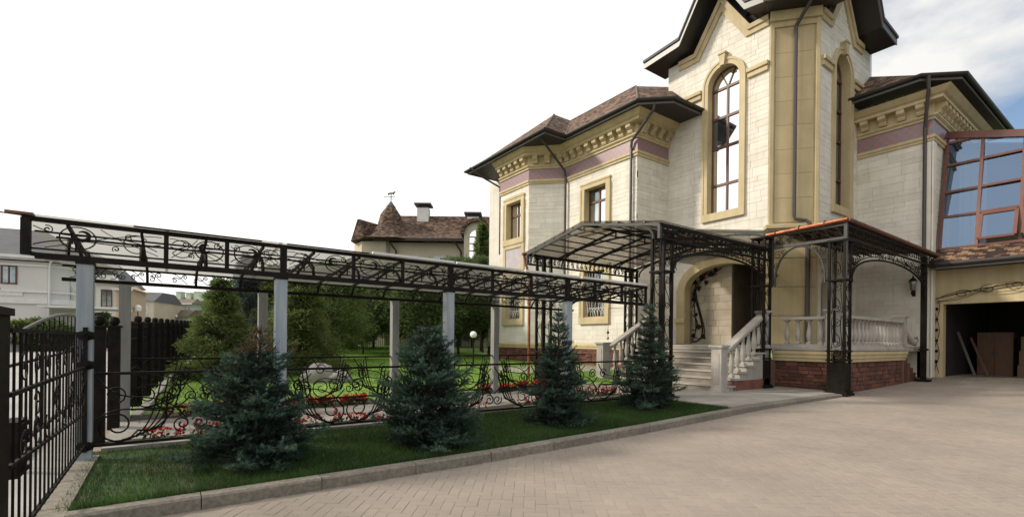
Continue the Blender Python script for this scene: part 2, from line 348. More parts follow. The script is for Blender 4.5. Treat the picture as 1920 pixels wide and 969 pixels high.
def bez(p0, p1, p2, p3, n=12):
    o = []
    for i in range(n + 1):
        t = i / n; a = (1 - t) ** 3; b = 3 * t * (1 - t) ** 2; c = 3 * t * t * (1 - t); d = t ** 3
        o.append((a * p0[0] + b * p1[0] + c * p2[0] + d * p3[0], a * p0[1] + b * p1[1] + c * p2[1] + d * p3[1]))
    return o
def scrolls(w, h, seed, dense=1.0):    # list of 2D iron strokes that fill a w x h panel: S-curves with curled ends, whip lines and C-curls
    rg = random.Random(seed); out = []
    n = max(1, int(round(w / h * 1.15 * dense)))
    for i in range(n):
        x0 = w * (i + .12) / n; x1 = w * (i + .88) / n; c = .22 * h * rg.uniform(.8, 1.25); fl = rg.random() < .5
        L = spiral((x0 + c, h * .30), c * .25, c, rg.uniform(0, 2), 1.25, 16); e = L[-1]
        R = spiral((x1 - c, h * .68), c, c * .25, PI + rg.uniform(-.5, .5), -1.25, 16)
        mid = bez(e, (e[0] + .25 * w / n, e[1] + .55 * h), (R[0][0] - .25 * w / n, R[0][1] - .5 * h), R[0], 10)
        st = L + mid[1:-1] + R
        if fl: st = [(x, h - y) for x, y in st]
        out.append(st)
        out.append(bez((x0 - .05 * w / n, h * (.05 if fl else .95)), ((x0 + x1) / 2, h * (.1 if fl else .9)), ((x0 + x1) / 2, h * .5), (x1, h * (.95 if fl else .05)), 10))
        if dense > .9:
            cr = .16 * h; out.append(spiral(((x0 + x1) / 2 + rg.uniform(-.1, .1) * w / n, h * (.78 if fl else .24)), cr, cr * .3, rg.uniform(0, 6), 1.1 * (1 if fl else -1), 12))
    return [[(min(max(x, .0), w), min(max(y, .0), h)) for x, y in st] for st in out]
def iron_panel(fr, a0, z0, strokes, d=0, r=.008, mat='iron', parent=None, name='scroll', n=4):
    for st in strokes:
        MB().tube([fr.p(a0 + x, z0 + y, d) for x, y in st], r, n).build(name, mat, parent)
# ================================================================== GROUND
def grid_sheet(name, xs, ys, zf, mat):
    vs = [(x, y, zf(x, y)) for y in ys for x in xs]; nx = len(xs)
    fs = [(j * nx + i, j * nx + i + 1, (j + 1) * nx + i + 1, (j + 1) * nx + i) for j in range(len(ys) - 1) for i in range(nx - 1)]
    return struct(MB().add(vs, fs).build(name, mat, smooth=True))
grid_sheet('ground', [-900, -300, -100, -30, 30, 100, 300, 900], [-900, -300, -60, 60, 300, 900], lambda x, y: -.12, 'ground')
driveway = grid_sheet('driveway', [-.75, 3, 6, 9.5, 13.5, 20, 22, 26], [-9, 0, 4.84, 5.3], lambda x, y: zd(x) - .0035 - (.004 if y > 5 else 0), 'sand')
grid_sheet('road', [-60, -20, -8, -.44], [-30, 0, 20, 60, 120], lambda x, y: -.02 + .025 * max(0, min(y, 34) - 7), 'asphalt')
grid_sheet('planting_bed', [-.72, 1, 3, 6, 8, 8.75], [4.98, 6, 7.42], lambda x, y: zg(x, y), 'grass_base')
grid_sheet('lawn', [-.46, -.1, 2, 4, 6, 8, 10, 12, 15, 25, 45], [9.45, 12, 16, 20, 26, 34, 60], lambda x, y: zg(x, y), 'lawn_base')
grid_sheet('walkway', [-.72, 3, 6, 8.6, 9.6], [7.42, 9.46], lambda x, y: zg(x, y) + .006, 'sand')
grid_sheet('forecourt', [8.75, 9.5, 11, 13.5, 14.4], [4.98, 7.4, 9.46, 13], lambda x, y: zb(x) - .006, 'sand')
grid_sheet('garden_path', [9.6, 12, 15], [12.6, 15.3], lambda x, y: zg(x, y) + .02, 'walk')
# ---- driveway pavers: interlocking blocks in herringbone; the 300 nearest are separate blocks, the rest one laid field
L_, B_ = .205, .1025
def paver_mesh(cx, cy, ang, zf, mb, val=None, g=.0009):
    ca, sa = math.cos(ang), math.sin(ang); hx, hy = L_ / 2 - g, B_ / 2 - g; bv = .0025
    def w(x, y, dz): X = cx + x * ca - y * sa; Y = cy + x * sa + y * ca; return (X, Y, zf(X) + dz)
    w8 = .010                              # wavy long sides of the interlocking block
    out = [(-hx, -hy + 0), (-hx / 2, -hy + w8 * .0 + .004), (0, -hy), (hx / 2, -hy - .004 + .004), (hx, -hy), (hx, hy), (hx / 2, hy), (0, hy - .004), (-hx / 2, hy), (-hx, hy)]
    n = len(out); k = 1 - bv / hy
    vs = [w(x, y, -.03) for x, y in out] + [w(x, y, -bv) for x, y in out] + [w(x * (1 - bv / hx), y * k, 0) for x, y in out]
    fs = []
    for i in range(n):
        j = (i + 1) % n; fs += [(i, j, n + j, n + i), (n + i, n + j, 2 * n + j, 2 * n + i)]
    fs.append(tuple(range(2 * n, 3 * n)))
    mb.add(vs, fs, val)
pv = []
PA = math.radians(52)
for i in range(-150, 150):
    for j in range(-90, 90):
        # herringbone cell: blocks of 2 x 1 units on a diagonal step lattice
        ux = (i + 2 * j * 2) if False else i
        for kind in (0, 1):
            bx = i + 2 * j; by = i - 2 * j
            if kind == 0: c = (bx + 1.0, by + .5); a = 0
            else: c = (bx + .5 + 0, by + 2.0); a = PI / 2
            x = c[0] * B_; y = c[1] * B_
            X = 8 + x * math.cos(PA) - y * math.sin(PA); Y = 0 + x * math.sin(PA) + y * math.cos(PA)
            if not (-.7 < X < 21.9 and -7 < Y < 5.12): continue
            if Y > 4.78 and X < 13.7: continue
            if X > 13.4 and Y > 4.95: continue
            dep = X * FW.x + Y * FW.y; lat = X * RT.x + Y * RT.y
            if dep < 2.6 or abs(lat) > dep * 1.12 + .5: continue
            pv.append((X, Y, PA + a, dep))
pv.sort(key=lambda q: q[3])
vis = [q for q in pv if q[3] > 3.35 and q[0] < 3.0 or (q[3] > 3.7 and q[0] < 2.9)]
vis = [q for q in vis if abs(q[0] * RT.x + q[1] * RT.y) < q[3] * 1.07 and q[3] > 3.8][:300]
vset = set(vis)
field = MB()
pm = {}
for q in pv:
    if q in vset:
        k = round(q[2], 3)
        if k not in pm:
            tmp = []
            for _ in range(6):
                b_ = MB(); paver_mesh(0, 0, q[2], lambda x: 0, b_, random.random()); o = b_.build('paver', 'paver', driveway); tmp.append(o)
            pm[k] = [[t_.data for t_ in tmp], tmp]
        ms, free = pm[k]
        o = free.pop() if free else link('paver', random.choice(ms), None, driveway)
        o.location = (q[0], q[1], zd(q[0]) + random.uniform(-.0012, .0012))
    else:
        dz = random.uniform(-.0012, .0012)
        paver_mesh(q[0], q[1], q[2], lambda x: zd(x) + dz, field)
o = field.build('laid_pavers', 'paver', driveway); o['kind'] = 'stuff'
# ---- kerb of granite stones along the planting bed
kerb = thing('garden_kerb', 'grey granite kerb edging the spruce bed along the driveway', 'kerb')
x = -.72
while x < 13.4:
    x1 = min(x + .98, 13.42); m_ = MB(); g = .004; a, b_ = x + g, x1 - g; bv = .018
    yj = random.uniform(-.004, .004); pr = [(4.845 + yj, -.06), (4.845 + yj, -bv), (4.845 + bv + yj, 0), (4.985, 0), (4.985, -.06)]
    n = len(pr); vs = []
    for X in (a, b_):
        for y, dz in pr: vs.append((X, y, (zd(X) - .02) if dz == -.06 else zb(X) + dz))
    m_.add(vs, [tuple(range(n)), tuple(range(n, 2 * n))[::-1]] + [(i, n + i, n + (i + 1) % n, (i + 1) % n) for i in range(n)])
    m_.build('kerb_stone', 'kerb', kerb); x = x1
gk = thing('gate_kerb', 'low stone kerb under the iron gate leaf at far left', 'kerb')
y = 3.3
while y < 6.9:
    MB().box(-.80, -.60, y + .004, min(y + .9, 6.9) - .004, -.05, .115 + random.uniform(-.003, .003)).build('kerb_stone', 'kerb', gk); y += .9
pk = thing('walkway_kerb', 'pale stone kerb along the front edge of the covered walkway', 'kerb')
x = -.6
while x < 8.6:
    x1 = min(x + 1.0, 8.6); zz = zg((x + x1) / 2, 7.4); MB().box(x + .004, x1 - .004, 7.34, 7.44, zz - .1, zz + .05).build('kerb_stone', 'stair_stone', pk); x = x1
lk = thing('lawn_kerb', 'white kerb strip between boundary fence and lawn', 'kerb')
# ---- paved slabs of walkway and forecourt
def slabs(parent, x0, x1, y0, y1, dx, dy, zf, mat, skip=None):
    y = y0; r = 0
    while y < y1 - .02:
        x = x0 - (dx / 2 if r % 2 else 0)
        while x < x1 - .02:
            a, b_ = max(x, x0), min(x + dx, x1); ye = min(y + dy, y1)
            if b_ - a > .05 and not (skip and skip((a + b_) / 2, (y + ye) / 2)):
                m_ = MB(); g = .003; dz = random.uniform(-.0015, .0015); q = [(a + g, y + g), (b_ - g, y + g), (b_ - g, ye - g), (a + g, ye - g)]
                m_.hexa([(X, Y, zf(X, Y) - .03) for X, Y in q] + [(X, Y, zf(X, Y) + dz) for X, Y in q]); m_.build('paving_slab', mat, parent)
            x += dx
        y += dy; r += 1
slabs(bpy.data.objects['walkway'], -.6, 8.6, 7.86, 9.3, .6, .36, lambda x, y: zg(x, y) + .03, 'walk')
slabs(bpy.data.objects['forecourt'], 8.78, 14.35, 5.0, 8.6, .62, .40, lambda x, y: zb(x) + .012, 'walk')
# soil strips for the flowers
m_ = MB()
for (y0, y1) in ((7.44, 7.86), (9.3, 9.95)):
    xs = [-.6, 2, 4, 6, 8.5]
    for a, b_ in zip(xs, xs[1:]):
        q = [(a, y0), (b_, y0), (b_, y1), (a, y1)]; m_.hexa([(X, Y, zg(X, Y) - .05) for X, Y in q] + [(X, Y, zg(X, Y) + .02) for X, Y in q])
struct(m_.build('flower_bed_soil', 'soil'))
# ---- grass
def blades(name, n, x0, x1, y0, y1, h, w, mat, label, zoff=0, keep=None, parent=None):
    x = RNG.uniform(x0, x1, n); y = RNG.uniform(y0, y1, n)
    if keep is not None:
        k = keep(x, y); x, y = x[k], y[k]; n = len(x)
    xs = np.linspace(min(x0, -3), max(x1, 50), 400); zx = np.interp(x, xs, [zb(min(v, 14)) for v in xs]) - .02 + .025 * np.maximum(0, np.minimum(y, 34) - 7) + zoff
    a = RNG.uniform(0, 2 * PI, n); hh = h * RNG.uniform(.5, 1.25, n); le = RNG.uniform(.1, .7, n) * hh; la = RNG.uniform(0, 2 * PI, n)
    P = np.stack([x, y, zx], 1); D = np.stack([np.cos(a), np.sin(a), np.zeros(n)], 1) * (w / 2); T = np.stack([np.cos(la) * le, np.sin(la) * le, hh], 1)
    vs = np.empty((n, 3, 3)); vs[:, 0] = P - D; vs[:, 1] = P + D; vs[:, 2] = P + T
    o = np_mesh(name, vs.reshape(-1, 3), 3, mat); return tag(o, label, None, None, 'stuff')
def nz2(x, y): return np.sin(x * 2.1 + 1.3 * np.sin(y * 1.7)) + np.sin(y * 3.3 + x * .7) * .6
SPR = ((.80, 5.95), (2.80, 5.75), (5.12, 5.85), (7.62, 6.05))
def off_soil(x, y):
    k = np.ones(len(x), bool)
    for a, b in SPR: k &= np.hypot(x - a, y - b) > .36 + .10 * np.sin(9 * np.arctan2(y - b, x - a)) * RNG.random(len(x)) + RNG.normal(0, .05, len(x))
    return k
blades('bed_grass', 100000, -.68, 8.72, 4.99, 7.34, .055, .006, 'grass', 'short dark green grass of the kerbed bed under the spruces', keep=lambda x, y: off_soil(x, y) & ~((x < .25) & (y > 5.2) & (RNG.random(len(x)) < .6)))
blades('dry_blades', 5000, -.68, 8.72, 4.97, 7.34, .06, .006, 'dry_grass', 'scattered dry straw coloured grass blades in the spruce bed', keep=lambda x, y: nz2(x * 1.7, y * 1.3) > -.4)
blades('kerb_tufts', 5000, -.6, 8.6, 4.985, 5.05, .085, .006, 'grass', 'longer grass tufts hanging over the back of the kerb')
for a, b in SPR:
    m_ = MB(); n_ = 18; m_.poly([(a + (.40 + .06 * math.sin(3 * t + a) + random.uniform(-.03, .03)) * math.cos(t), b + (.40 + random.uniform(-.04, .04)) * math.sin(t), zg(a, b) + .012) for t in np.linspace(0, 2 * PI, n_, endpoint=False)]); struct(m_.build('bare_soil', 'soil'))
blades('lawn_turf', 150000, -.2, 15, 9.97, 34, .05, .02, 'lawn_grass', 'bright mown lawn grass behind the covered walkway')
# ---- red flowers in two rows beside the walkway
def flowers(name, y0, y1, label, n):
    x = RNG.uniform(-.5, 8.4, n); y = RNG.uniform(y0, y1, n); k = (nz2(x * 1.5, y) > -.5); x, y = x[k], y[k]; n = len(x)
    z = np.array([zg(a, b) for a, b in zip(x, y)]) + RNG.uniform(.10, .20, n)
    vs = []; C = np.stack([x, y, z], 1)
    for j in range(6):
        c = C + RNG.normal(0, .022, (n, 3)); d = RNG.normal(0, 1, (n, 3)); d /= np.linalg.norm(d, axis=1)[:, None]; e = np.cross(d, RNG.normal(0, 1, (n, 3))); e /= np.linalg.norm(e, axis=1)[:, None]
        q = np.empty((n, 4, 3)); s_ = .026; q[:, 0] = c - d * s_; q[:, 1] = c + e * s_ * .8; q[:, 2] = c + d * s_; q[:, 3] = c - e * s_ * .8; vs.append(q)
    o = np_mesh(name, np.concatenate(vs).reshape(-1, 3), 4, 'flower'); tag(o, label, None, None, 'stuff')
    vs = []; n2 = n
    for j in range(7):
        c = C + RNG.normal(0, .05, (n2, 3)); c[:, 2] = np.array(C[:, 2]) - RNG.uniform(.02, .15, n2); d = RNG.normal(0, 1, (n2, 3)); d /= np.linalg.norm(d, axis=1)[:, None]; e = np.cross(d, RNG.normal(0, 1, (n2, 3))); e /= np.linalg.norm(e, axis=1)[:, None]
        q = np.empty((n2, 4, 3)); s_ = .035; q[:, 0] = c - d * s_; q[:, 1] = c + e * s_ * .6; q[:, 2] = c + d * s_; q[:, 3] = c - e * s_ * .6; vs.append(q)
    l = np_mesh('flower_leaves', np.concatenate(vs).reshape(-1, 3), 4, 'flower_leaf', o); l['kind'] = 'stuff'
flowers('front_flower_row', 7.5, 7.8, 'thin row of red bedding flowers between front railing and walkway paving', 170)
flowers('rear_flower_row', 9.44, 9.64, 'dense row of red bedding flowers along the lawn side of the walkway', 560)
# ================================================================== THE MANSION
H = thing('mansion', 'large cream stone mansion with gabled corner tower and brown shingle roofs', 'house')
BLOCKS = []
def hole_iv(h, z0, z1):
    c = (h['a0'] + h['a1']) / 2; r = (h['a1'] - h['a0']) / 2; top = h['z1'] + (r * h.get('ry', 1) if h.get('arch') else 0)
    if z1 <= h['z0'] or z0 >= top: return None
    if z0 < h['z1'] or not h.get('arch'): return (h['a0'], h['a1'])
    k = (z0 - h['z1']) / (r * h.get('ry', 1)); w = r * math.sqrt(max(0, 1 - k * k)); return (c - w, c + w)
def grow(h):
    m = h.get('m', .10); return dict(h, a0=h['a0'] - m, a1=h['a1'] + m, z0=h['z0'] - m, z1=h['z1'] + (0 if h.get('arch') else m))
def wall(name, fr, ln, z0, z1, holes=(), zmax=None, zbrk=(), stone=True, mat='joint', thick=.35, stone_z0=None, seed=1, stone_d=.014):
    holes = [grow(h) for h in holes]; mb = MB(); bk = {0.0, ln} | set(zbrk)
    for h in holes:
        r = (h['a1'] - h['a0']) / 2; c = (h['a0'] + h['a1']) / 2
        if h.get('arch'): bk |= {c - r * math.cos(PI * i / 14) for i in range(15)}
        bk |= {h['a0'], h['a1']}
    bk = sorted(b for b in bk if 0 <= b <= ln)
    for a, b in zip(bk, bk[1:]):
        if b - a < 1e-4: continue
        m = (a + b) / 2; iv = [(z0, None)]; segs = []; zc = z0
        hs = sorted([h for h in holes if h['a0'] < m < h['a1']], key=lambda h: h['z0'])
        for h in hs:
            r = (h['a1'] - h['a0']) / 2; c = (h['a0'] + h['a1']) / 2
            top = h['z1'] + (r * h.get('ry', 1) * math.sqrt(max(0, 1 - ((m - c) / r) ** 2)) if h.get('arch') else 0)
            if h['z0'] > zc: segs.append((zc, h['z0'], h['z0']))
            zc = top
        ta = zmax(a + 1e-5) if zmax else z1; tb = zmax(b - 1e-5) if zmax else z1
        segs.append((zc, ta, tb))
        for s0, t0, t1 in segs:
            q = [(a, s0), (b, s0), (b, t1), (a, t0)]
            mb.hexa([fr.p(*p, -thick) for p in q] + [fr.p(*p, 0) for p in q])
    w = mb.build(name, mat, H)
    if stone:
        rg = random.Random(seed); z = stone_z0 or z0; row = 0
        zt = max([zmax(a) for a in np.linspace(0, ln, 41)]) if zmax else z1
        while z < zt - .01:
            hgt = rg.choice((.16, .17, .24, .25, .33)) if row % 2 == 0 else rg.choice((.16, .17, .24)); ze = min(z + hgt, zt)
            a = -rg.uniform(0, .5)
            while a < ln:
                b = a + rg.uniform(.38, 1.0); s0, s1 = max(a, 0), min(b, ln); a = b
                if ln - s1 < .12: s1 = ln; a = ln
                pcs = [(s0, s1)]
                for h in holes:
                    iv = hole_iv(h, z, ze)
                    if iv:
                        nx = []
                        for p0, p1 in pcs:
                            if p1 <= iv[0] or p0 >= iv[1]: nx.append((p0, p1)); continue
                            if p0 < iv[0]: nx.append((p0, iv[0]))
                            if p1 > iv[1]: nx.append((iv[1], p1))
                        pcs = nx
                for p0, p1 in pcs:
                    sub = [(p0, p1)]
                    if zmax:
                        cs = sorted([p0, p1] + [b_ for b_ in zbrk if p0 + .03 < b_ < p1 - .03]); sub = list(zip(cs, cs[1:]))
                    for q0, q1 in sub:
                        t0 = min(ze, zmax(q0 + 1e-4)) if zmax else ze; t1 = min(ze, zmax(q1 - 1e-4)) if zmax else ze
                        if q1 - q0 < .05 or (t0 < z + .04 and t1 < z + .04): continue
                        if zmax and (t0 < z + .02 or t1 < z + .02):       # cut the block where the gable line crosses its foot
                            f_ = (z + .02 - t0) / (t1 - t0) if t1 != t0 else 0; xm = q0 + (q1 - q0) * f_
                            if t0 < t1: q0, t0 = xm, z + .02
                            else: q1, t1 = xm, z + .02
                            if q1 - q0 < .05: continue
                        g = .0026; c_ = fr.p((q0 + q1) / 2, (z + ze) / 2); dd = c_.dot(FW); px = (q1 - q0) * (ze - z) / dd ** 2 * abs((c_ - V((0, 0, CAMZ))).normalized().dot(fr.n))
                        BLOCKS.append((px, w, fr, q0 + g, q1 - g, z + g, t0 - g, t1 - g, stone_d + rg.uniform(-.003, .003)))
            z = ze; row += 1
    return w
def win(fr, ac, half, z0, z1, arch=False, rows=(), cols=1, sw=.23, glass='glass', sill=True, key=False, d_in=-.24, hood=False, name='window', open_left=None):
    top = MB(); i0, i1 = ac - half, ac + half; o0, o1 = i0 - sw, i1 + sw
    def blk(a0, a1, za, zb_, d0=d_in - .06, d1=.085): top.hexa([fr.p(a, z, d0) for a, z in ((a0, za), (a1, za), (a1, zb_), (a0, zb_))] + [fr.p(a, z, d1) for a, z in ((a0, za), (a1, za), (a1, zb_), (a0, zb_))])
    blk(o0, i0, z0, z1); blk(i1, o1, z0, z1)
    blk(o0 - .03, o0 + .05, z0, z1, 0, .11); blk(o1 - .05, o1 + .03, z0, z1, 0, .11)
    if arch:
        n = 16
        for r0, r1, d0, d1 in ((half, half + sw, d_in - .06, .085), (half + sw - .05, half + sw + .03, 0, .11)):
            for i in range(n):
                t0, t1 = PI * i / n, PI * (i + 1) / n; q = [(ac - r * math.cos(t), z1 + r * math.sin(t)) for r, t in ((r0, t0), (r1, t0), (r1, t1), (r0, t1))]
                top.hexa([fr.p(a, z, d0) for a, z in q] + [fr.p(a, z, d1) for a, z in q])
        if key:
            q = [(-.08, half - .04), (.08, half - .04), (.125, half + sw + .17), (-.125, half + sw + .17)]
            top.hexa([fr.p(ac + a, z1 + z, 0) for a, z in q] + [fr.p(ac + a, z1 + z, .2) for a, z in q])
            top.hexa([fr.p(ac + a, z1 + z + half + sw + .17, 0) for a, z in ((-.155, 0), (.155, 0), (.155, .06), (-.155, .06))] + [fr.p(ac + a, z1 + z + half + sw + .17, .23) for a, z in ((-.155, 0), (.155, 0), (.155, .06), (-.155, .06))])
    else:
        blk(o0, o1, z1, z1 + sw); blk(o0 - .03, o1 + .03, z1 + sw - .05, z1 + sw + .03, 0, .11)
    if sill: blk(o0 - .03, o1 + .03, z0 - .28, z0, -.3, .12); blk(i0, i1, z0 - .001, z0 + .03, d_in, .03)
    s_ = top.build(name + '_surround', 'trim', H)
    wf = MB(); dF = d_in; fw_ = .055
    def fb(a0, a1, za, zb_, dz=0): wf.hexa([fr.p(a, z, dF - .05) for a, z in ((a0, za), (a1, za), (a1, zb_), (a0, zb_))] + [fr.p(a, z, dF + .02 + dz) for a, z in ((a0, za), (a1, za), (a1, zb_), (a0, zb_))])
    zz = [z0 + .03] + list(rows) + ([] if arch else [z1])
    fb(i0, i0 + fw_, z0, z1); fb(i1 - fw_, i1, z0, z1); fb(i0, i1, z0 + .03, z0 + .03 + fw_)
    if not arch: fb(i0, i1, z1 - fw_, z1)
    for zr in rows: fb(i0, i1, zr - .045, zr + .045, .012)
    cx = [i0 + (i1 - i0) * k / (cols + 1) for k in range(cols + 2)]
    ztop = z1 if not arch else (rows[-1] if rows else z1)
    for c in cx[1:-1]: fb(c - .035, c + .035, z0 + .05, ztop, .006)
    if arch:
        n = 14
        for i in range(n):
            t0, t1 = PI * i / n, PI * (i + 1) / n; q = [(ac - r * math.cos(t), z1 + r * math.sin(t)) for r, t in ((half - fw_, t0), (half, t0), (half, t1), (half - fw_, t1))]
            wf.hexa([fr.p(a, z, dF - .05) for a, z in q] + [fr.p(a, z, dF + .02) for a, z in q])
        for t in (PI * .34, PI * .66): wf.bar(fr.p(ac, ztop, dF), fr.p(ac - (half - .03) * math.cos(t), z1 + (half - .03) * math.sin(t), dF), .04, .04)
    w = wf.build(name, 'window_wood', H)
    for za, zb_ in zip(zz, zz[1:]):
        for ca, cb_ in zip(cx, cx[1:]):
            gm = glass if isinstance(glass, str) else glass[0]
            if not isinstance(glass, str): glass = glass[1:] + glass[:1]
            MB().poly([fr.p(ca, za, dF - .02), fr.p(cb_, za, dF - .02), fr.p(cb_, zb_, dF - .02), fr.p(ca, zb_, dF - .02)]).build('pane', gm, w)
    if arch:
        q = [(i0, ztop)] + [(ac - half * math.cos(PI * i / 16), z1 + half * math.sin(PI * i / 16)) for i in range(17)] + [(i1, ztop)]
        MB().poly([fr.p(a, z, dF - .02) for a, z in q]).build('pane', 'glass', w)
    return w
# frames: a grows to the right as seen from outside
F_main = Fr((15, 16.75), (0, -1), (-1, 0)); F_bayc = Fr((13.8, 17.95), (1, -1), (-1, -1)); F_bay = Fr((13.8, 20.3), (0, -1), (-1, 0)); F_bayl = Fr((15, 21.5), (-1, -1), (-1, 1))
F_end = Fr((15, 23.2), (0, -1), (-1, 0)); F_ret = Fr((15, 12.57), (1, 0), (0, -1)); F_tow = Fr((16.92, 12.57), (0, -1), (-1, 0))
cv_ = V((1.03, -1.18, 0)); F_ch = Fr((16.92, 8.43), cv_, (cv_.y, -cv_.x)); CHL = cv_.length
F_rt = Fr((17.95, 7.25), (1, 0), (0, -1)); F_wing = Fr((21.2, 7.25), (0, -1), (-1, 0)); F_ws = Fr((21.2, 5.05), (1, 0), (0, -1))
ZP = 1.39                                             # plinth top = porch floor
# --- left wing
wall('left_wing_wall', F_main, 4.18, ZP, 10.34, [dict(a0=1.32, a1=2.58, z0=6.4, z1=8.12), dict(a0=1.32, a1=2.58, z0=2.5, z1=4.5)], seed=3)
wall('bay_side_wall', F_bayc, 1.697, ZP, 10.34, seed=4)
wall('bay_front_wall', F_bay, 2.35, ZP, 10.34, [dict(a0=.6, a1=1.8, z0=6.42, z1=8.2), dict(a0=.6, a1=1.8, z0=2.5, z1=4.5)], seed=5)
wall('bay_far_wall', F_bayl, 1.697, ZP, 10.34, stone=False, mat='stone')
wall('left_end_wall', F_end, 1.7, ZP, 10.34, stone=False, mat='stone')
wall('return_wall', F_ret, 1.92, ZP, 10.34, seed=6)
win(F_main, 1.95, .63, 6.4, 8.12, rows=(7.55,), cols=1, glass=['curtain_glass', 'glass', 'dark_glass', 'glass'])
win(F_bay, 1.2, .6, 6.42, 8.2, rows=(7.6,), cols=1, glass=['glass', 'glass', 'glass', 'glass'])
for fr, c, hf in ((F_main, 1.95, .63), (F_bay, 1.2, .6)):
    w = win(fr, c, hf, 2.5, 4.5, rows=(), cols=1, glass=['dark_glass', 'curtain_glass'])
    g = MB()
    for k in range(7): a = c - hf + .1 + (2 * hf - .2) * k / 6; g.tube([fr.p(a + .05 * math.sin(z * 5 + k), z, -.05) for z in np.linspace(2.55, 4.45, 12)], .008, 4)
    for k in range(5): g.tube([fr.p(c + x, 2.62 + y, -.05) for x, y in arc((-.35 + .18 * k, 0), .30, .1, 2.8, 10)], .008, 4)
    g.build('window_grille', 'white_paint', w)
# apron panel under the bay's upper window
m_ = MB(); fr = F_bay
for a0, a1, za, zb_ in ((.33, .55, 4.8, 6.14), (1.85, 2.07, 4.8, 6.14), (.55, 1.85, 5.94, 6.14), (.55, 1.85, 4.8, 5.0)): m_.slab(fr, a0, a1, za, zb_, 0, .085, .02)
m_.build('apron_frame', 'trim', H); MB().slab(fr, .55, 1.85, 5.0, 5.94, 0, .045, .02).build('apron_panel', 'lavender', H)
# --- tower
SP, HALF = 11.2, .625
TW = dict(a0=2.48 - HALF, a1=2.48 + HALF, z0=6.36, z1=SP, arch=True)
ZE = 12.80
def gz(a): dy = abs(a - 2.37); return ZE if dy > 1.12 else ZE + (1.12 - dy) * 1.5
PO = dict(a0=.9, a1=4.06, z0=ZP, z1=3.55, arch=True, ry=.55)
wall('tower_front_wall', F_tow, 4.14, ZP, ZE, [PO, TW], zmax=gz, zbrk=(1.25, 2.37, 3.49), seed=7)
TW2 = dict(a0=1.75 - HALF, a1=1.75 + HALF, z0=6.36, z1=SP, arch=True)
def gz2(a): dy = abs(a - 1.75); return ZE if dy > 1.12 else ZE + (1.12 - dy) * 1.5
NI = dict(a0=.22, a1=1.05, z0=ZP, z1=3.35, arch=True, m=0)
wall('tower_side_wall', F_rt, 4.4, ZP, ZE, [NI, TW2], zmax=gz2, zbrk=(.63, 1.75, 2.87), seed=8)
wall('tower_corner_wall', F_ch, CHL, ZP, ZE, stone=False, mat='trim')
ROWS = (7.47, 8.9, 10.02, 11.12)
win(F_tow, 2.48, HALF, 6.36, SP, True, ROWS, 1, sw=.20, key=True, name='arched_window', glass=['glass', 'glass', 'glass', 'glass', 'dark_glass', 'glass', 'glass', 'glass'])  # the one dark pane paints in a dark reflection
win(F_rt, 1.75, HALF, 6.36, SP, True, ROWS, 1, sw=.20, key=True, name='arched_window', glass='dark_glass')
for fr, c, ln in ((F_tow, 2.48, 4.14), (F_rt, 1.75, 3.25)):       # impost mouldings beside the arched windows
    for a0, a1 in ((c - 2.0 if fr is F_tow else .06, c - HALF - .30), (c + HALF + .30, ln - .02 if fr is F_tow else 3.4)):
        MB().slab(fr, a0, a1, 10.92, 11.10, 0, .10, .02).slab(fr, a0 - .02, a1 + .02, 11.10, 11.24, 0, .16, .02).build('impost_moulding', 'trim', H)
def gable_mould(fr, c, gzf, a0, a1):
    pts = [(a0, ZE), (c - 1.12, ZE), (c, ZE + 1.68), (c + 1.12, ZE), (a1, ZE)]; m_ = MB()
    for w_, d0, d1, off in ((.34, 0, .08, -.34), (.16, 0, .14, -.16)):
        nn = []
        for i, p in enumerate(pts):
            a = V((pts[max(i - 1, 0)][0], pts[max(i - 1, 0)][1])); b = V((p[0], p[1])); cc_ = V((pts[min(i + 1, 4)][0], pts[min(i + 1, 4)][1]))
            e0 = (b - a).normalized() if (b - a).length > 0 else (cc_ - b).normalized(); e1 = (cc_ - b).normalized() if (cc_ - b).length > 0 else e0
            n = (V((-e0.y, e0.x)) + V((-e1.y, e1.x))); n.normalize(); n = n / max(.5, n.dot(V((-e0.y, e0.x)))); nn.append(n)
        for i in range(4):
            q = [V(pts[i]), V(pts[i + 1]), V(pts[i + 1]) + nn[i + 1] * off, V(pts[i]) + nn[i] * off]
            m_.hexa([fr.p(p.x, p.y, d0) for p in q] + [fr.p(p.x, p.y, d1) for p in q])
    m_.build('gable_moulding', 'trim', H)
gable_mould(F_tow, 2.37, gz, .55, 4.14); gable_mould(F_rt, 1.75, gz2, 0, 3.5)
# corner pilaster of square panels
m_ = MB(); m_.slab(F_ch, 0, .14, 5.55, 12.8, 0, .07, .02); m_.slab(F_ch, CHL - .14, CHL, 5.55, 12.8, 0, .07, .02); m_.slab(F_ch, .14, CHL - .14, 12.32, 12.8, 0, .07, .02)
m_.build('pilaster_frame', 'trim', H)
z = 5.62
for k in range(8):
    h_ = .83; MB().slab(F_ch, .19, CHL - .19, z + .003, z + h_ - .003, 0, .028, .006).build('wall_panel', 'panel', H); z += h_
z = 1.42
for k in range(4): MB().slab(F_ch, .05, CHL - .05, z + .008, z + .97, 0, .04, .012).build('wall_panel', 'panel', H); z += .99
MB().slab(F_ch, -.12, CHL + .02, 5.38, 5.52, -.1, .22, .02).slab(F_ch, -.06, CHL, 5.28, 5.38, -.1, .14, .02).build('pilaster_ledge', 'trim', H)
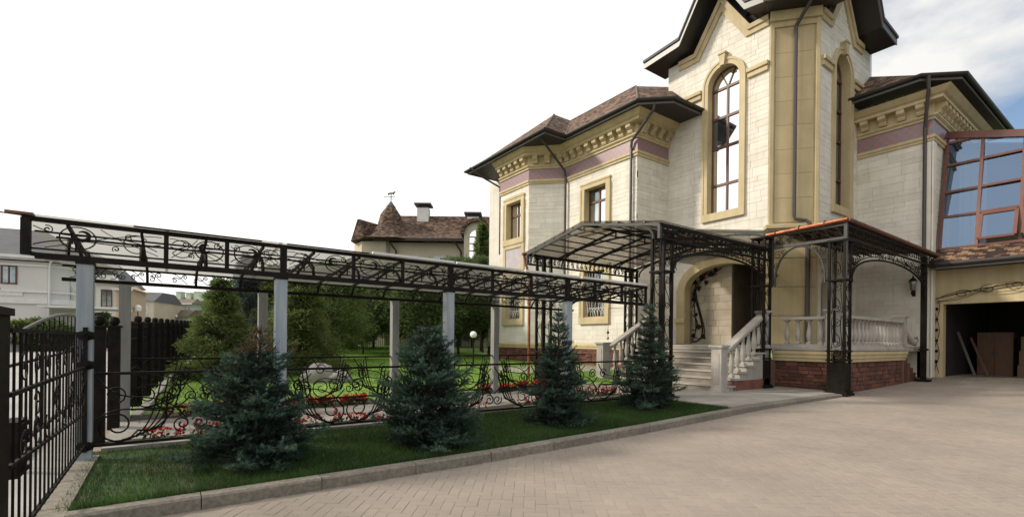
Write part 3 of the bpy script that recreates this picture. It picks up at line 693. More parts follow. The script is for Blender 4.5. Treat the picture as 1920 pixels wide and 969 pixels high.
# --- entrance portal in the tower foot
m_ = MB(); fr = F_tow; c = 2.48; r = 1.58
for i in range(20):
    t0, t1 = PI * i / 20, PI * (i + 1) / 20
    q = [(c - rr * math.cos(t), 3.55 + rr * .55 * math.sin(t) + (rr - r) * .45 * abs(math.sin(t))) for rr, t in ((r, t0), (r + .34, t0), (r + .34, t1), (r, t1))]
    m_.hexa([fr.p(a, z, -.34) for a, z in q] + [fr.p(a, z, .06) for a, z in q])
m_.slab(fr, .52, .90, ZP, 3.55, -.34, .06, .015)
m_.build('portal_surround', 'trim', H)
for k in range(3): MB().slab(F_tow, .55, .88, 1.42 + k * .74, 2.13 + k * .74, .06, .08, .01).build('portal_block', 'panel', H)
MB().slab(F_tow, .48, .93, 2.25, 2.42, 0, .14, .02).build('portal_ledge', 'trim', H)
# vine wall, deep recess and door inside the portal
nw = MB().box(17.44, 17.55, 10.0, 12.1, ZP, 4.9).build('niche_wall', 'niche', H)
rgn = random.Random(77); zn = ZP
while zn < 4.85:
    hn = rgn.uniform(.22, .42); yn = 10.0
    while yn < 12.1:
        wn = rgn.uniform(.3, .75); y1 = min(yn + wn, 12.1); MB().slab(Fr((17.44, y1), (0, -1), (-1, 0)), .004, y1 - yn - .004, zn + .004, min(zn + hn, 4.9) - .004, 0, .02 + rgn.uniform(0, .008), .006).build('niche_block', 'niche_stone', nw); yn = y1
    zn += hn
MB().box(17.55, 19.2, 10.0, 10.12, ZP, 4.9).box(19.2, 19.3, 7.6, 10.1, ZP, 4.9).build('recess_wall', 'recess_shade_wall', H)
MB().box(16.57, 19.2, 8.0, 12.2, 4.85, 4.95).build('recess_ceiling', 'recess_shade_wall', H)
F_n = Fr((17.42, 12.1), (0, -1), (-1, 0))
rgv = random.Random(5); vine = MB().tube([F_n.p(a, z, .04) for a, z in bez((.45, 1.5), (1.4, 1.5), (.55, 2.9), (.5, 3.6), 24)], .026, 5).build('iron_vine', 'iron', H)
for p0, p1, p2, p3 in (((.5, 1.7), (1.5, 1.3), (.7, 2.6), (.55, 3.7)), ((.42, 1.55), (.9, 2.0), (.3, 2.9), (.62, 3.9)), ((.45, 3.2), (.5, 4.0), (1.0, 4.2), (1.55, 4.25)), ((.55, 3.4), (.7, 4.1), (1.2, 4.0), (1.7, 4.35)), ((.42, 2.0), (.7, 1.8), (.8, 2.4), (.45, 2.6)), ((.42, 2.9), (.6, 3.0), (.55, 3.4), (.42, 3.5)), ((1.0, 4.15), (1.2, 4.4), (1.4, 4.0), (1.5, 4.15))):
    MB().tube([F_n.p(a, z, .045) for a, z in bez(p0, p1, p2, p3, 16)], .018, 4).build('stem', 'iron', vine)
for a, z, s_ in ((.55, 3.9, .10), (.85, 4.05, .12), (.72, 3.65, .10), (1.25, 4.15, .11), (1.05, 3.85, .09), (.5, 3.2, .09), (.75, 2.1, .10), (.62, 2.6, .07), (.5, 1.75, .08), (1.45, 4.3, .08), (.95, 1.7, .09)):
    t = rgv.uniform(0, 6); q = [(math.cos(t + k * PI / 3) * s_ * (1 if k % 2 == 0 else .62) * 1.35, math.sin(t + k * PI / 3) * s_ * 1.35 * (1 if k % 2 == 0 else .62)) for k in range(6)]
    MB().prism([F_n.p(a + x, z + y, .04) for x, y in q], F_n.n * .012).build('leaf', 'iron', vine)
MB().prism([F_n.p(.95 + .07 * math.cos(k), 4.2 + .07 * math.sin(k), .05) for k in range(6)], F_n.n * .03).build('flower_head', 'flower', vine)
# blind arch niche under the side window
MB().box(18.12, 19.1, 7.52, 7.6, ZP, 4.0).build('blind_arch', 'niche', H)
# --- right wing
wall('right_wing_wall', F_wing, 2.2, ZP - 1.1, 10.1, seed=9, stone_z0=ZP)
wall('right_wing_side', F_ws, 6.0, ZP - 1.1, 10.1, seed=10, stone_z0=ZP, mat='lavender')
MB().slab(F_wing, 2.02, 2.235, .35, 8.40, 0, .06, .02).slab(F_ws, -.06, .30, .35, 8.40, 0, .06, .02).build('corner_pilaster', 'stone', H)
# --- mouldings: plinth, string course, tile frieze, cornice, for left and right wing
PL = [(15.0, 23.2), (15, 21.5), (13.8, 20.3), (13.8, 17.95), (15, 16.75), (15, 12.57), (16.9, 12.57)]; PR = [(21.2, 7.23), (21.2, 5.05), (27, 5.05)]
swept('plinth_moulding', 'trim', H, PL, [(-.05, 1.14), (.10, 1.14), (.10, 1.24), (.13, 1.24), (.13, 1.33), (.05, 1.39), (-.05, 1.39)])
swept('plinth_moulding', 'trim', H, [(16.92, 12.57), (16.92, 11.75)], [(-.05, 1.14), (.10, 1.14), (.10, 1.24), (.13, 1.24), (.13, 1.33), (.05, 1.39), (-.05, 1.39)])
def brick_wall(parent, fr, ln, zlo, z1, seed, indiv, rows=.095):
    rg = random.Random(seed); z = zlo; mb = MB(); lst = []
    while z < z1 - .01:
        h_ = rows * rg.uniform(.7, 1.35); ze = min(z + h_, z1); a = -rg.uniform(0, .2)
        while a < ln:
            b = a + rg.uniform(.14, .36); s0, s1 = max(a, 0), min(b, ln); a = b
            if s1 - s0 < .04: continue
            lst.append((s0 + .005, s1 - .005, z + .005, ze - .005, rg.uniform(.015, .05)))
        z = ze
    for k, (a0, a1, za, zb_, d) in enumerate(lst):
        if indiv: MB().slab(fr, a0, a1, za, zb_, 0, d, .012).build('plinth_stone', 'brick', parent)
        else: mb.slab(fr, a0, a1, za, zb_, 0, d, .012)
    if not indiv: o = mb.build('plinth_stones', 'brick', parent); o['kind'] = 'stuff'
pb = MB().add(*sweep(PL, [(-.1, .2), (.04, .2), (.04, 1.14), (-.1, 1.14)])).build('brick_plinth', 'mortar', H)
for i, (p, q) in enumerate(zip(PL, PL[1:])):
    d = V((q[0] - p[0], q[1] - p[1], 0)); brick_wall(pb, Fr((p[0] + d.normalized().y * .04, p[1] - d.normalized().x * .04), d, (d.y, -d.x)), d.length, .3, 1.14, 20 + i, False)
def cornice(path, zb0, zt0, sgn):
    z = zb0
    swept('string_course', 'trim', H, path, [(0, z), (.07, z), (.07, z + .07), (.11, z + .10), (.11, z + .19), (0, z + .19)])
    swept('tile_frieze', 'frieze', H, path, [(0, z + .19), (.045, z + .19), (.045, zt0 + .01), (0, zt0 + .01)], uv=True)
    swept('cornice_base', 'trim', H, path, [(0, zt0), (.09, zt0), (.09, zt0 + .06), (.16, zt0 + .12), (.16, zt0 + .17), (.06, zt0 + .19), (.06, zt0 + .58), (0, zt0 + .58)])
    swept('cornice_cove', 'trim', H, path, [(0, zt0 + .56), (.36, zt0 + .56), (.36, zt0 + .66), (.44, zt0 + .70), (.60, zt0 + .86), (0, zt0 + .86)])
    for p, q in zip(path, path[1:]):
        d = V((q[0] - p[0], q[1] - p[1], 0)); fr = Fr(p, d, (d.y, -d.x)); L = d.length; n = max(2, int(L / .44)); s_ = L / n
        for k in range(n):
            a = (k + .5) * s_; m_ = MB()
            pr = [(.05, zt0 + .20), (.16, zt0 + .22), (.20, zt0 + .28), (.20, zt0 + .34), (.33, zt0 + .42), (.33, zt0 + .558), (.05, zt0 + .558)]
            m_.prism([fr.p(a - .115, z_, d_) for d_, z_ in pr], fr.a * .23); m_.build('cornice_bracket', 'trim', H)
cornice(PL[2:], 8.78, 9.47, 1); cornice(PR, 8.42, 9.14, 1)
# --- eaves, gutters and roofs
def eave(path, z, back, name='eave'):
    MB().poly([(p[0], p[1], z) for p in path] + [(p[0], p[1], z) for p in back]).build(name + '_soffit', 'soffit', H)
    swept('fascia_board', 'fascia', H, path, [(-.03, z - .03), (.0, z - .03), (.0, z + .10), (-.03, z + .10)])
    swept('roof_gutter', 'soffit', H, path, [(0.0, z + .05)] + [(.075 + .075 * math.cos(t), z + .12 + .075 * math.sin(t)) for t in np.linspace(PI, 2 * PI, 8)] + [(.15, z + .15), (0, z + .15)])
ZV = 10.34; EL = [(15.5, 22.4), (13.05, 22.4), (13.05, 15.95), (14.24, 15.95), (14.24, 11.95), (15.2, 11.05), (16.9, 11.0)]
eave(EL, ZV, [(16.9, 12.6), (15.05, 12.6), (15.05, 16.7), (13.85, 17.95), (13.85, 20.3), (15.05, 21.5)])
ZR = 10.46
R_ = MB(); k1 = .86
ap = (16.3, 19.15, ZR + 2.76); rd = 12.92
R_.poly([(13.0, 22.45, ZR), (13.0, 15.9, ZR), ap]); R_.poly([(13.0, 15.9, ZR), (14.19, 15.9, ZR), (17.05, 18.7, rd), ap]); R_.poly([ap, (17.05, 18.7, rd), (19.9, 19.15, ZR + 2.76)])
R_.poly([(13.0, 22.45, ZR), ap, (18.5, 19.15, ZR + 2.76), (18.5, 22.45, ZR)])
R_.poly([(14.19, 18.7, ZR), (14.19, 11.9, ZR), (17.05, 14.4, rd), (17.05, 18.7, rd)])
R_.poly([(14.19, 11.9, ZR), (15.2, 11.0, ZR), (17.05, 14.4, rd)]); R_.poly([(15.2, 11.0, ZR), (16.95, 11.0, ZR), (18.2, 13.4, rd - .1), (17.05, 14.4, rd)])
R_.poly([(17.05, 14.4, rd), (18.2, 13.4, rd - .1), (22, 13.4, ZR), (22, 18.7, ZR), (17.05, 18.7, rd)])
roofL = R_.build('left_roof', 'shingle', H, uv=True)
m_ = MB().tube([(13.0, 15.9, ZR), ap], .05, 5).tube([(14.19, 11.9, ZR), (17.05, 14.4, rd), (17.05, 18.7, rd)], .05, 5).tube([(14.19, 15.9, ZR + .02), (17.05, 18.7, rd)], .03, 4); m_.build('ridge_cap', 'roof_brown', roofL)
ER = [(20.45, 7.25), (20.45, 5.2), (21.4, 4.33), (29, 4.3)]
eave(ER, 10.02 + .30, [(29, 5.1), (21.25, 5.1), (21.25, 7.25)])
zr2 = 10.44; R2 = MB()
R2.poly([(20.4, 7.2, zr2), (20.4, 5.17, zr2), (23.6, 8.6, 12.9), (22.6, 10.0, 12.9)]); R2.poly([(20.4, 5.17, zr2), (21.38, 4.28, zr2), (23.6, 8.6, 12.9)]); R2.poly([(21.38, 4.28, zr2), (29, 4.25, zr2), (29, 8.6, 12.9), (23.6, 8.6, 12.9)]); R2.poly([(23.6, 8.6, 12.9), (29, 8.6, 12.9), (29, 14, 9.8), (22.6, 14, 9.8), (22.6, 10, 12.9)])
R2.build('right_roof', 'shingle', H, uv=True)
ch_ = MB().box(24.6, 25.5, 8.2, 9.1, 11.5, 14.6).box(24.5, 25.6, 8.1, 9.2, 14.6, 14.75).build('chimney', 'white_paint', H)
# tower eaves: level eaves that break upward into a steep gable over each face
ZT = 12.84
def tower_eave(fr, c, a0, a1, ov, nm):
    prof = [(a0, ZT), (c - 1.3, ZT + .12), (c, ZT + 2.25), (c + 1.3, ZT + .12), (a1, ZT)]; m_ = MB(); f_ = MB(); r_ = MB()
    for (p, q) in zip(prof, prof[1:]):
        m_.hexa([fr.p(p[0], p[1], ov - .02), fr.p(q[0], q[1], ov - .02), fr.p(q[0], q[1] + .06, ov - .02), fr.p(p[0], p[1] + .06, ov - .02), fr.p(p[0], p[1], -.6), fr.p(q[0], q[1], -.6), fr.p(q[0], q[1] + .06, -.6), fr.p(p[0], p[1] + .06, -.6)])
        f_.hexa([fr.p(p[0], p[1] - .03, ov - .02), fr.p(q[0], q[1] - .03, ov - .02), fr.p(q[0], q[1] + .20, ov - .02), fr.p(p[0], p[1] + .20, ov - .02), fr.p(p[0], p[1] - .03, ov + .02), fr.p(q[0], q[1] - .03, ov + .02), fr.p(q[0], q[1] + .20, ov + .02), fr.p(p[0], p[1] + .20, ov + .02)])
        r_.hexa([fr.p(p[0], p[1] + .20, ov + .07), fr.p(q[0], q[1] + .20, ov + .07), fr.p(q[0], q[1] + .30, ov + .07), fr.p(p[0], p[1] + .30, ov + .07), fr.p(p[0], p[1] + .20, -2.2), fr.p(q[0], q[1] + .20, -2.2), fr.p(q[0], q[1] + .30, -2.2), fr.p(p[0], p[1] + .30, -2.2)])
    m_.build('tower_soffit', 'soffit', H); f_.build('tower_fascia', 'fascia', H); r_.build('tower_roof', 'slate', H)
tower_eave(F_tow, 2.37, -.62, 4.35, .82, 'front'); tower_eave(F_rt, 1.75, -.35, 4.5, .82, 'side')
tw = MB(); e_ = .78; q = [F_ch.p(-.3, ZT - .01, e_), F_ch.p(CHL + .3, ZT - .01, e_), F_ch.p(CHL + .1, ZT - .01, -.3), F_ch.p(-.1, ZT - .01, -.3)]
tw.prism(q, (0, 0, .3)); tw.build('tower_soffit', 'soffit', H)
MB().bar(F_ch.p(-.42, ZT + .07, e_ + .03), F_ch.p(CHL + .42, ZT + .07, e_ + .03), .05, .22).build('tower_fascia', 'fascia', H)
MB().tube([F_ch.p(-.45, ZT + .22, e_ + .1), F_ch.p(CHL + .45, ZT + .22, e_ + .1)], .08, 8).build('roof_gutter', 'soffit', H)
MB().slab(F_ch, -.02, CHL + .02, 12.5, 12.84, 0, .18, .03).build('gable_moulding', 'trim', H)
# upper pyramid of the tower roof (above the frame)
apx = (19.2, 9.9, 19.5); pr_ = [(16.1, 13.2), (16.1, 8.1), (17.6, 6.45), (22.4, 6.45), (22.4, 13.2)]; P_ = MB()
for p, q in zip(pr_, pr_[1:] + pr_[:1]): P_.poly([(p[0] * .4 + apx[0] * .6, p[1] * .4 + apx[1] * .6, ZT + 2.6), (q[0] * .4 + apx[0] * .6, q[1] * .4 + apx[1] * .6, ZT + 2.6), apx])
P_.build('tower_roof', 'shingle', H, uv=True)
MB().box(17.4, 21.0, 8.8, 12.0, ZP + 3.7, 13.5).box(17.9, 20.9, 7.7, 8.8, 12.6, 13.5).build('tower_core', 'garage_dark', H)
# upper wall left of the tower front, above the left roof
wall('tower_flank_wall', Fr((18.2, 13.3), (-1.28, -.95), (-.95, 1.28)), 1.55, 10.2, ZE, stone=False, mat='stone')
# --- rainwater pipes
def pipe(pts, r=.055, mat='pipe', name='downpipe'):
    o = MB().tube(pts, r, 8).build(name, mat, H, smooth=False)
    return o
pipe([(13.15, 16.5, 10.42), (13.4, 16.45, 10.2), (14.75, 16.55, 9.25), (14.86, 16.6, 9.0), (14.86, 16.6, 1.0)])
pipe([(14.72, 11.55, 10.4), (14.74, 11.6, 10.15), (14.84, 12.72, 9.35), (14.88, 12.78, 9.1), (14.88, 12.78, .9)])
pipe([(20.5, 5.0, 10.4), (20.62, 5.02, 10.0), (21.08, 5.22, 8.9), (21.1, 5.22, 8.6), (21.1, 5.22, 4.2)])
pm_ = F_ch.p(CHL * .5, 0, .13)
pipe([F_ch.p(CHL * .72, 12.95, .75), F_ch.p(CHL * .70, 12.8, .65), F_ch.p(CHL * .5, 12.25, .14), F_ch.p(CHL * .5, 11.9, .12), F_ch.p(CHL * .5, 5.85, .12), F_ch.p(CHL * .52, 5.7, .12), F_ch.p(CHL * .72, 5.62, .2), F_ch.p(CHL * .78, 5.5, .24), F_ch.p(CHL * .78, 5.2, .24)], .06)
pipe([F_ch.p(CHL * .78, 5.2, .10), F_ch.p(CHL * .78, 1.4, .10)], .08)
pipe([(12.6, 21.4, 10.3), (13.2, 21.2, 9.9), (14.2, 21.0, 9.5), (14.3, 21.1, 9.1), (14.3, 21.1, 6)], .05)
# --- stone blocks: the 300 largest in view are parts, the rest one cladding per wall
BLOCKS.sort(key=lambda b: -b[0]); left = {}
for i, (px, w, fr, a0, a1, za, t0, t1, d) in enumerate(BLOCKS):
    if i < 300: MB().slab(fr, a0, a1, za, max(t0, t1), -.01, d, .004, zt0=t0, zt1=t1).build('stone_block', 'stone', w)
    else: left.setdefault(w.name, (w, MB()))[1].slab(fr, a0, a1, za, max(t0, t1), -.01, d, .004, zt0=t0, zt1=t1)
for w, mb in left.values(): o = mb.build('stone_cladding', 'stone', w); o['kind'] = 'stuff'
# ================================================================== PORCH, STAIRS, BALUSTRADES (parts of the mansion)
ZF = 1.38
MB().box(13.2, 17.6, 6.7, 12.57, ZF - .12, ZF - .004).box(13.95, 21.2, 5.12, 6.7, ZF - .12, ZF - .004).build('porch_floor', 'stair_stone', H)
pp = MB().box(13.98, 18.55, 5.10, 6.95, .05, 1.0).box(13.30, 13.98, 6.70, 6.95, .05, 1.0).build('porch_plinth', 'mortar', H)
FPf = Fr((13.98, 6.72), (0, -1), (-1, 0)); FPs = Fr((13.98, 5.10), (1, 0), (0, -1))
brick_wall(pp, FPf, 1.62, .12, .99, 41, True); brick_wall(pp, FPs, 4.57, .12, .99, 42, True, .10)
PP = [(13.95, 6.75), (13.95, 5.07), (18.6, 5.07)]
swept('porch_band', 'trim', H, PP, [(0, .99), (.06, .99), (.06, 1.07), (.09, 1.08), (.09, 1.17), (.12, 1.18), (.12, 1.265), (0, 1.265)])
swept('porch_edge', 'baluster', H, PP, [(-.22, 1.27), (.10, 1.27), (.13, 1.29), (.13, 1.36), (.10, 1.385), (-.22, 1.385)])
# steps: seven treads climbing towards the door
X0, NS, TR = 11.35, 7, .31; RS = (ZF - .22) / NS; YA, YB = 6.86, 10.55
for k in range(NS):
    x0 = X0 + k * TR; zt = .22 + (k + 1) * RS
    st = MB().box(x0 - .03, x0 + TR + .02 if k < NS - 1 else 13.9, YA, YB, zt - .045, zt).build('step_tread', 'stair_stone', H)
    MB().box(x0, x0 + TR + .4, YA + .01, YB - .01, .05 if k == 0 else zt - RS - .05, zt - .045).build('step_riser', 'riser', st)
    # stepped outer ends of the flight beyond the balustrade
    MB().box(x0 - .03, x0 + TR + .02, 6.58, YA, zt - .045, zt).box(x0 + .01, x0 + TR, 6.62, YA, .05, zt - .045).build('step_end', 'stair_stone', H)
MB().box(X0 + .3, 13.6, 6.6, 6.9, .05, .5).build('stair_cheek', 'brick', H)
BAL = [(.055, 0), (.055, .045), (.042, .05), (.030, .075), (.045, .10), (.060, .16), (.064, .21), (.052, .30), (.036, .38), (.030, .44), (.040, .47), (.030, .485), (.045, .51), (.055, .52), (.055, .56)]
def bal_mesh(h):
    k = h / .56; m_ = MB().lathe((0, 0, 0), [(r * min(1.15, max(1, k ** .3)), z * k) for r, z in BAL], 10); m_.box(-.06, .06, -.06, .06, 0, .045 * k).box(-.06, .06, -.06, .06, .52 * k, .56 * k); return m_
bm = bal_mesh(.70).build('baluster', 'baluster', H, smooth=False); BMESH = bm.data; bpy.data.objects.remove(bm)
def post(x, y, z0, z1, w, name='newel_post'):
    m_ = MB().box(x - w / 2, x + w / 2, y - w / 2, y + w / 2, z0 + .12, z1 - .09).box(x - w / 2 - .03, x + w / 2 + .03, y - w / 2 - .03, y + w / 2 + .03, z0, z0 + .12)
    m_.box(x - w / 2 - .02, x + w / 2 + .02, y - w / 2 - .02, y + w / 2 + .02, z1 - .09, z1 - .05).box(x - w / 2 - .05, x + w / 2 + .05, y - w / 2 - .05, y + w / 2 + .05, z1 - .05, z1)
    q = w * .28; m_.box(x - w / 2 - .012, x - w / 2, y - q, y + q, z0 + .25, z1 - .2)
    return m_.build(name, 'baluster', H)
def balustrade(p, q, z0, z1, n, ends=True, name='balustrade', slope=False):
    p, q = V(p), V(q); d = q - p; fr = Fr((p.x, p.y), (d.x, d.y), (d.y, -d.x)); L = V((d.x, d.y, 0)).length; k = (q.z - p.z) / L
    m_ = MB(); t = .075; w = .12
    for zl, zh in ((z1 - t, z1), (z0, z0 + .07)):
        m_.hexa([fr.p(0, p.z + zl, -w), fr.p(L, q.z + zl, -w), fr.p(L, q.z + zh, -w), fr.p(0, p.z + zh, -w), fr.p(0, p.z + zl, w), fr.p(L, q.z + zl, w), fr.p(L, q.z + zh, w), fr.p(0, p.z + zh, w)])
        if zh == z1: o = m_.build(name, 'baluster', H); m_ = MB()
        elif not slope: m_.build('base_rail', 'baluster', o)
    for i in range(n):
        a = L * (i + .5) / n; b_ = link('baluster', BMESH, None, o); zb0 = p.z + a * k + (z0 + .065 if not slope else z0); b_.location = fr.p(a, zb0, 0); b_.scale = (1, 1, (z1 - t + .005 - (z0 + .065 if not slope else z0)) / .70)
    return o
post(11.2, 6.74, .20, 1.40, .27); post(11.2, 10.68, .24, 1.44, .27); post(13.42, 6.76, 1.30, 2.35, .27); post(13.42, 10.68, 1.38, 2.35, .27)
balustrade((11.34, 6.74, .36), (13.30, 6.76, 1.36), .0, .90, 7, name='stair_balustrade', slope=True)
balustrade((11.34, 10.68, .36), (13.30, 10.68, 1.36), .0, .90, 7, name='stair_balustrade', slope=True)
balustrade((13.98, 6.55, 1.38), (13.98, 5.42, 1.38), 0, .80, 4)
post(13.98, 5.28, 1.38, 2.36, .25); balustrade((14.15, 5.10, 1.38), (18.25, 5.10, 1.38), 0, .82, 15); post(18.42, 5.10, 1.38, 2.36, .26)
# little side steps beyond the porch with a stone scroll rail
for k in range(6): MB().box(18.6 + k * .27, 18.9 + k * .27, 5.12, 6.2, .1, 1.2 - k * .16).build('side_step', 'brick', H)
MB().tube([(18.5, 5.1, 2.0), (19.0, 5.1, 1.75), (19.4, 5.1, 1.55), (19.75, 5.1, 1.5), (19.95, 5.1, 1.62), (19.85, 5.1, 1.74)], [.09, .09, .09, .08, .06, .04], 8).build('side_scroll_rail', 'stair_stone', H)
# ================================================================== GARAGE WING (part of the mansion)
XG = 21.6; FG = Fr((XG, 5.05), (0, -1), (-1, 0)); GO = dict(a0=.24, a1=5.4, z0=.3, z1=2.86, m=0)
wall('garage_wall', FG, 9.0, .3, 4.2, [GO], stone=False, mat='trim')
ga = lambda x: .55 * math.sin(PI * min(1, max(0, (x + .15) / 5.7)))
for k in range(24):                                  # arched band above the garage door
    a0, a1 = -.1 + k * .24, -.1 + (k + 1) * .24; m_ = MB()
    q = [(a0, 2.86 + ga(a0)), (a1, 2.86 + ga(a1)), (a1, 2.98 + ga(a1)), (a0, 2.98 + ga(a0))]
    m_.hexa([FG.p(*p, 0) for p in q] + [FG.p(*p, .07) for p in q]); m_.build('garage_arch_block', 'panel', H)
MB().slab(FG, -.05, .02, .3, 2.9, 0, .06, .02).build('garage_jamb', 'trim', H)
MB().box(XG + .35, XG + 7, -4, 4.81, .28, .30).build('garage_floor', 'asphalt', H)
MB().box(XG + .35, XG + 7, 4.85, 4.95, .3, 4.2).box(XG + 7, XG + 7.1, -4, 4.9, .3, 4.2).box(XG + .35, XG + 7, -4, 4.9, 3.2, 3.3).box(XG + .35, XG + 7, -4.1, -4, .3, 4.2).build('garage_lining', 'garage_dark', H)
gv = MB().tube([FG.p(a, 3.0 + ga(a) * .82, .10) for a in np.linspace(.05, 5.0, 50)], .014, 4).build('garage_vine', 'iron', H)
for s_ in (0, 1): MB().tube([FG.p(a, 2.95 + ga(a) * .75 + .13 * math.sin(a * 2.6 + s_ * 3.14), .11) for a in np.linspace(.1, 5.0, 60)], .011, 4).build('stem', 'iron', gv)
for k in range(7):
    a = .75 + k * .62; MB().tube([FG.p(a + x * 1.5, 2.98 + ga(a) * .75 + y, .11) for x, y in spiral((0, 0), .15, .03, k * 1.3, 1.3, 16)], .010, 4).build('curl', 'iron', gv)
for s_ in (0, 1): MB().tube([FG.p(.10 + .07 * math.sin(z * 4.0 + s_ * 3.1), z, .10) for z in np.linspace(.5, 3.0, 40)], .011, 4).build('stem', 'iron', gv)
for k in range(6): MB().prism([FG.p(.1 + .05 * math.cos(t), .9 + k * .36 + .06 * math.sin(t), .11) for t in np.linspace(0, 5.2, 6)], FG.n * .012).build('leaf', 'iron', gv)
# skirt roof over the garage with gutter
XS = 20.85
MB().hexa([(XS, 5.0, 4.10), (XS, -4.0, 4.10), (XS, -4.0, 4.16), (XS, 5.0, 4.16), (XG, 5.0, 4.60), (XG, -4.0, 4.60), (XG, -4.0, 4.72), (XG, 5.0, 4.72)]).build('garage_roof_deck', 'soffit', H)
MB().poly([(XS - .02, 5.02, 4.17), (XS - .02, -4.0, 4.17), (XG, -4.0, 4.74), (XG, 5.02, 4.74)]).build('garage_skirt_roof', 'shingle', H, uv=True)
MB().box(XS, XG, -4, 5.0, 4.02, 4.09).build('garage_soffit', 'soffit', H); MB().box(XS - .03, XS, -4, 5.0, 3.98, 4.13).build('garage_fascia', 'fascia', H)
MB().tube([(XS - .09, 5.05, 4.12), (XS - .09, -4, 4.12)], .075, 8).build('garage_gutter', 'soffit', H)
# leaning glazed front above the garage
GB, GT = V((21.62, 4.92, 4.74)), V((22.55, 4.92, 9.0)); GD = (GT - GB)
def gp(a, t, d=0): nrm = V((-GD.z, 0, GD.x)).normalized(); return GB + V((0, -a, 0)) + GD * t + nrm * d
gl = MB()
rowsT = [0, .265, .475, .705, .90]; colsA = [0, .92, 1.92, 2.92, 3.92, 4.92]
top_t = lambda a: .93 + .0 * a
tt = lambda a: .955 - .0737 * a          # the glazed front is cut by a falling roof edge
for t_ in rowsT: gl.bar(gp(0, t_, .02), gp(min(5.4, (.955 - t_) / .0737), t_, .02), .07, .07)
for a in colsA: gl.bar(gp(a, 0, .02), gp(a, tt(a), .02), .085, .08)
gl.bar(gp(-.05, tt(-.05) + .015, .05), gp(5.4, tt(5.4) + .015, .05), .16, .22)
gf = gl.build('conservatory_frame', 'red_frame', H)
for i, (t0, t1) in enumerate(zip(rowsT, rowsT[1:] + [.97])):
    for j, (a0, a1) in enumerate(zip(colsA, colsA[1:])):
        if i == 0 and j in (1, 2):
            d0 = .22; o = MB()
            for p, q in ((gp(a0 + .09, t0 + .035, d0), gp(a1 - .09, t0 + .035, d0)), (gp(a0 + .09, t1 - .02, .05), gp(a1 - .09, t1 - .02, .05)), (gp(a0 + .09, t0 + .035, d0), gp(a0 + .09, t1 - .02, .05)), (gp(a1 - .09, t0 + .035, d0), gp(a1 - .09, t1 - .02, .05))): o.bar(p, q, .09, .07)
            w = o.build('tilt_window', 'red_frame', H); MB().poly([gp(a0 + .1, t0 + .035, d0), gp(a1 - .1, t0 + .035, d0), gp(a1 - .1, t1 - .02, .05), gp(a0 + .1, t1 - .02, .05)]).build('pane', 'sky_tint_glass', w)
        else:
            if t0 + .02 > tt(a1): continue
            ta, tb_ = random.uniform(-.03, .03), random.uniform(-.03, .03); MB().poly([gp(a0 + .04, t0 + .008, -.01 - ta), gp(a1 - .04, t0 + .008, -.01 - tb_), gp(a1 - .04, min(t1 - .008, tt(a1)), -.01 + ta), gp(a0 + .04, min(t1 - .008, tt(a0)), -.01 + tb_)]).build('pane', 'sky_tint_glass', gf)
# room behind the glass: side wall, back wall, ceiling, curtain
MB().box(22.7, 27, 4.94, 5.0, 4.7, 8.6).build('room_wall', 'cream', H); MB().prism([(26, -3, 4.7), (26, 4.93, 4.7), (26, 4.93, 8.5), (26, -3, 6.0)], (.1, 0, 0)).build('room_wall', 'cream', H)
MB().hexa([(22.45, -3, 6.05), (27, -3, 6.05), (27, 4.93, 8.55), (22.45, 4.93, 8.55), (22.45, -3, 6.12), (27, -3, 6.12), (27, 4.93, 8.62), (22.45, 4.93, 8.62)]).build('room_ceiling', 'soffit', H); MB().box(21.7, 26, -3, 4.93, 4.66, 4.72).build('room_floor', 'soffit', H)
MB().add([(22.95 + .06 * math.sin(k * 2.1), 4.7 - k * .07, z) for z in (4.9, 8.6) for k in range(11)], [(k, k + 1, 12 + k, 11 + k) for k in range(10)]).build('room_curtain', 'cream_white', H)
# ---- things in and on the garage side
t = thing('storage_cupboard', 'tall brown wooden cupboard inside the open garage', 'cupboard')
MB().box(24.6, 25.2, 3.55, 4.5, .3, 1.95).build('carcass', 'wood_brown', t)
for k in (0, 1): d_ = MB().box(24.57, 24.6, 3.57 + k * .47, 4.01 + k * .47, .34, 1.92).build('door', 'wood_brown', t); MB().box(24.54, 24.57, 3.95 + k * .1, 3.98 + k * .1, 1.1, 1.25).build('handle', 'iron_grey', d_)
t = thing('flat_boxes', 'stack of brown cartons beside the garage cupboard', 'cartons')
for k in range(3): MB().box(24.3, 25.0, 2.65 + .03 * k, 3.4 - .04 * k, .3 + k * .5, .3 + k * .5 + .49).build('carton', 'box_card', t)
for k, (y0, lb, mt) in enumerate(((4.45, 'pale plank leaning at the garage side wall, nearest the jamb', 'board'), (4.2, 'darker plank leaning in the garage beside the pale one', 'wood_brown'))):
    tag(MB().bar((22.9 + k * .5, y0 - .25, .3), (23.3 + k * .5, y0 + .32, 1.95 - k * .2), .07, .03, up=(1, 0, 0)).build('leaning_plank', mt), lb, 'plank')
t = thing('wall_lamp', 'black lantern lamp on the wall beside the garage', 'lamp')
lx, ly = 21.0, 5.48
MB().bar((21.17, ly, 3.3), (21.02, ly, 3.5), .03).bar((21.165, ly, 3.15), (21.165, ly, 3.45), .06, .03).build('bracket', 'iron', t); MB().lathe((lx, ly, 3.32), [(.03, 0), (.075, .05), (.11, .32), (.12, .33)], 6).build('lantern', 'dark_glass', t); MB().lathe((lx, ly, 3.65), [(.14, 0), (.07, .10), (.02, .14), (.02, .2)], 6).build('cap', 'iron', t); MB().lathe((lx, ly, 3.12), [(.0, 0), (.03, .05), (.06, .12), (.05, .2)], 6).build('finial', 'iron', t)
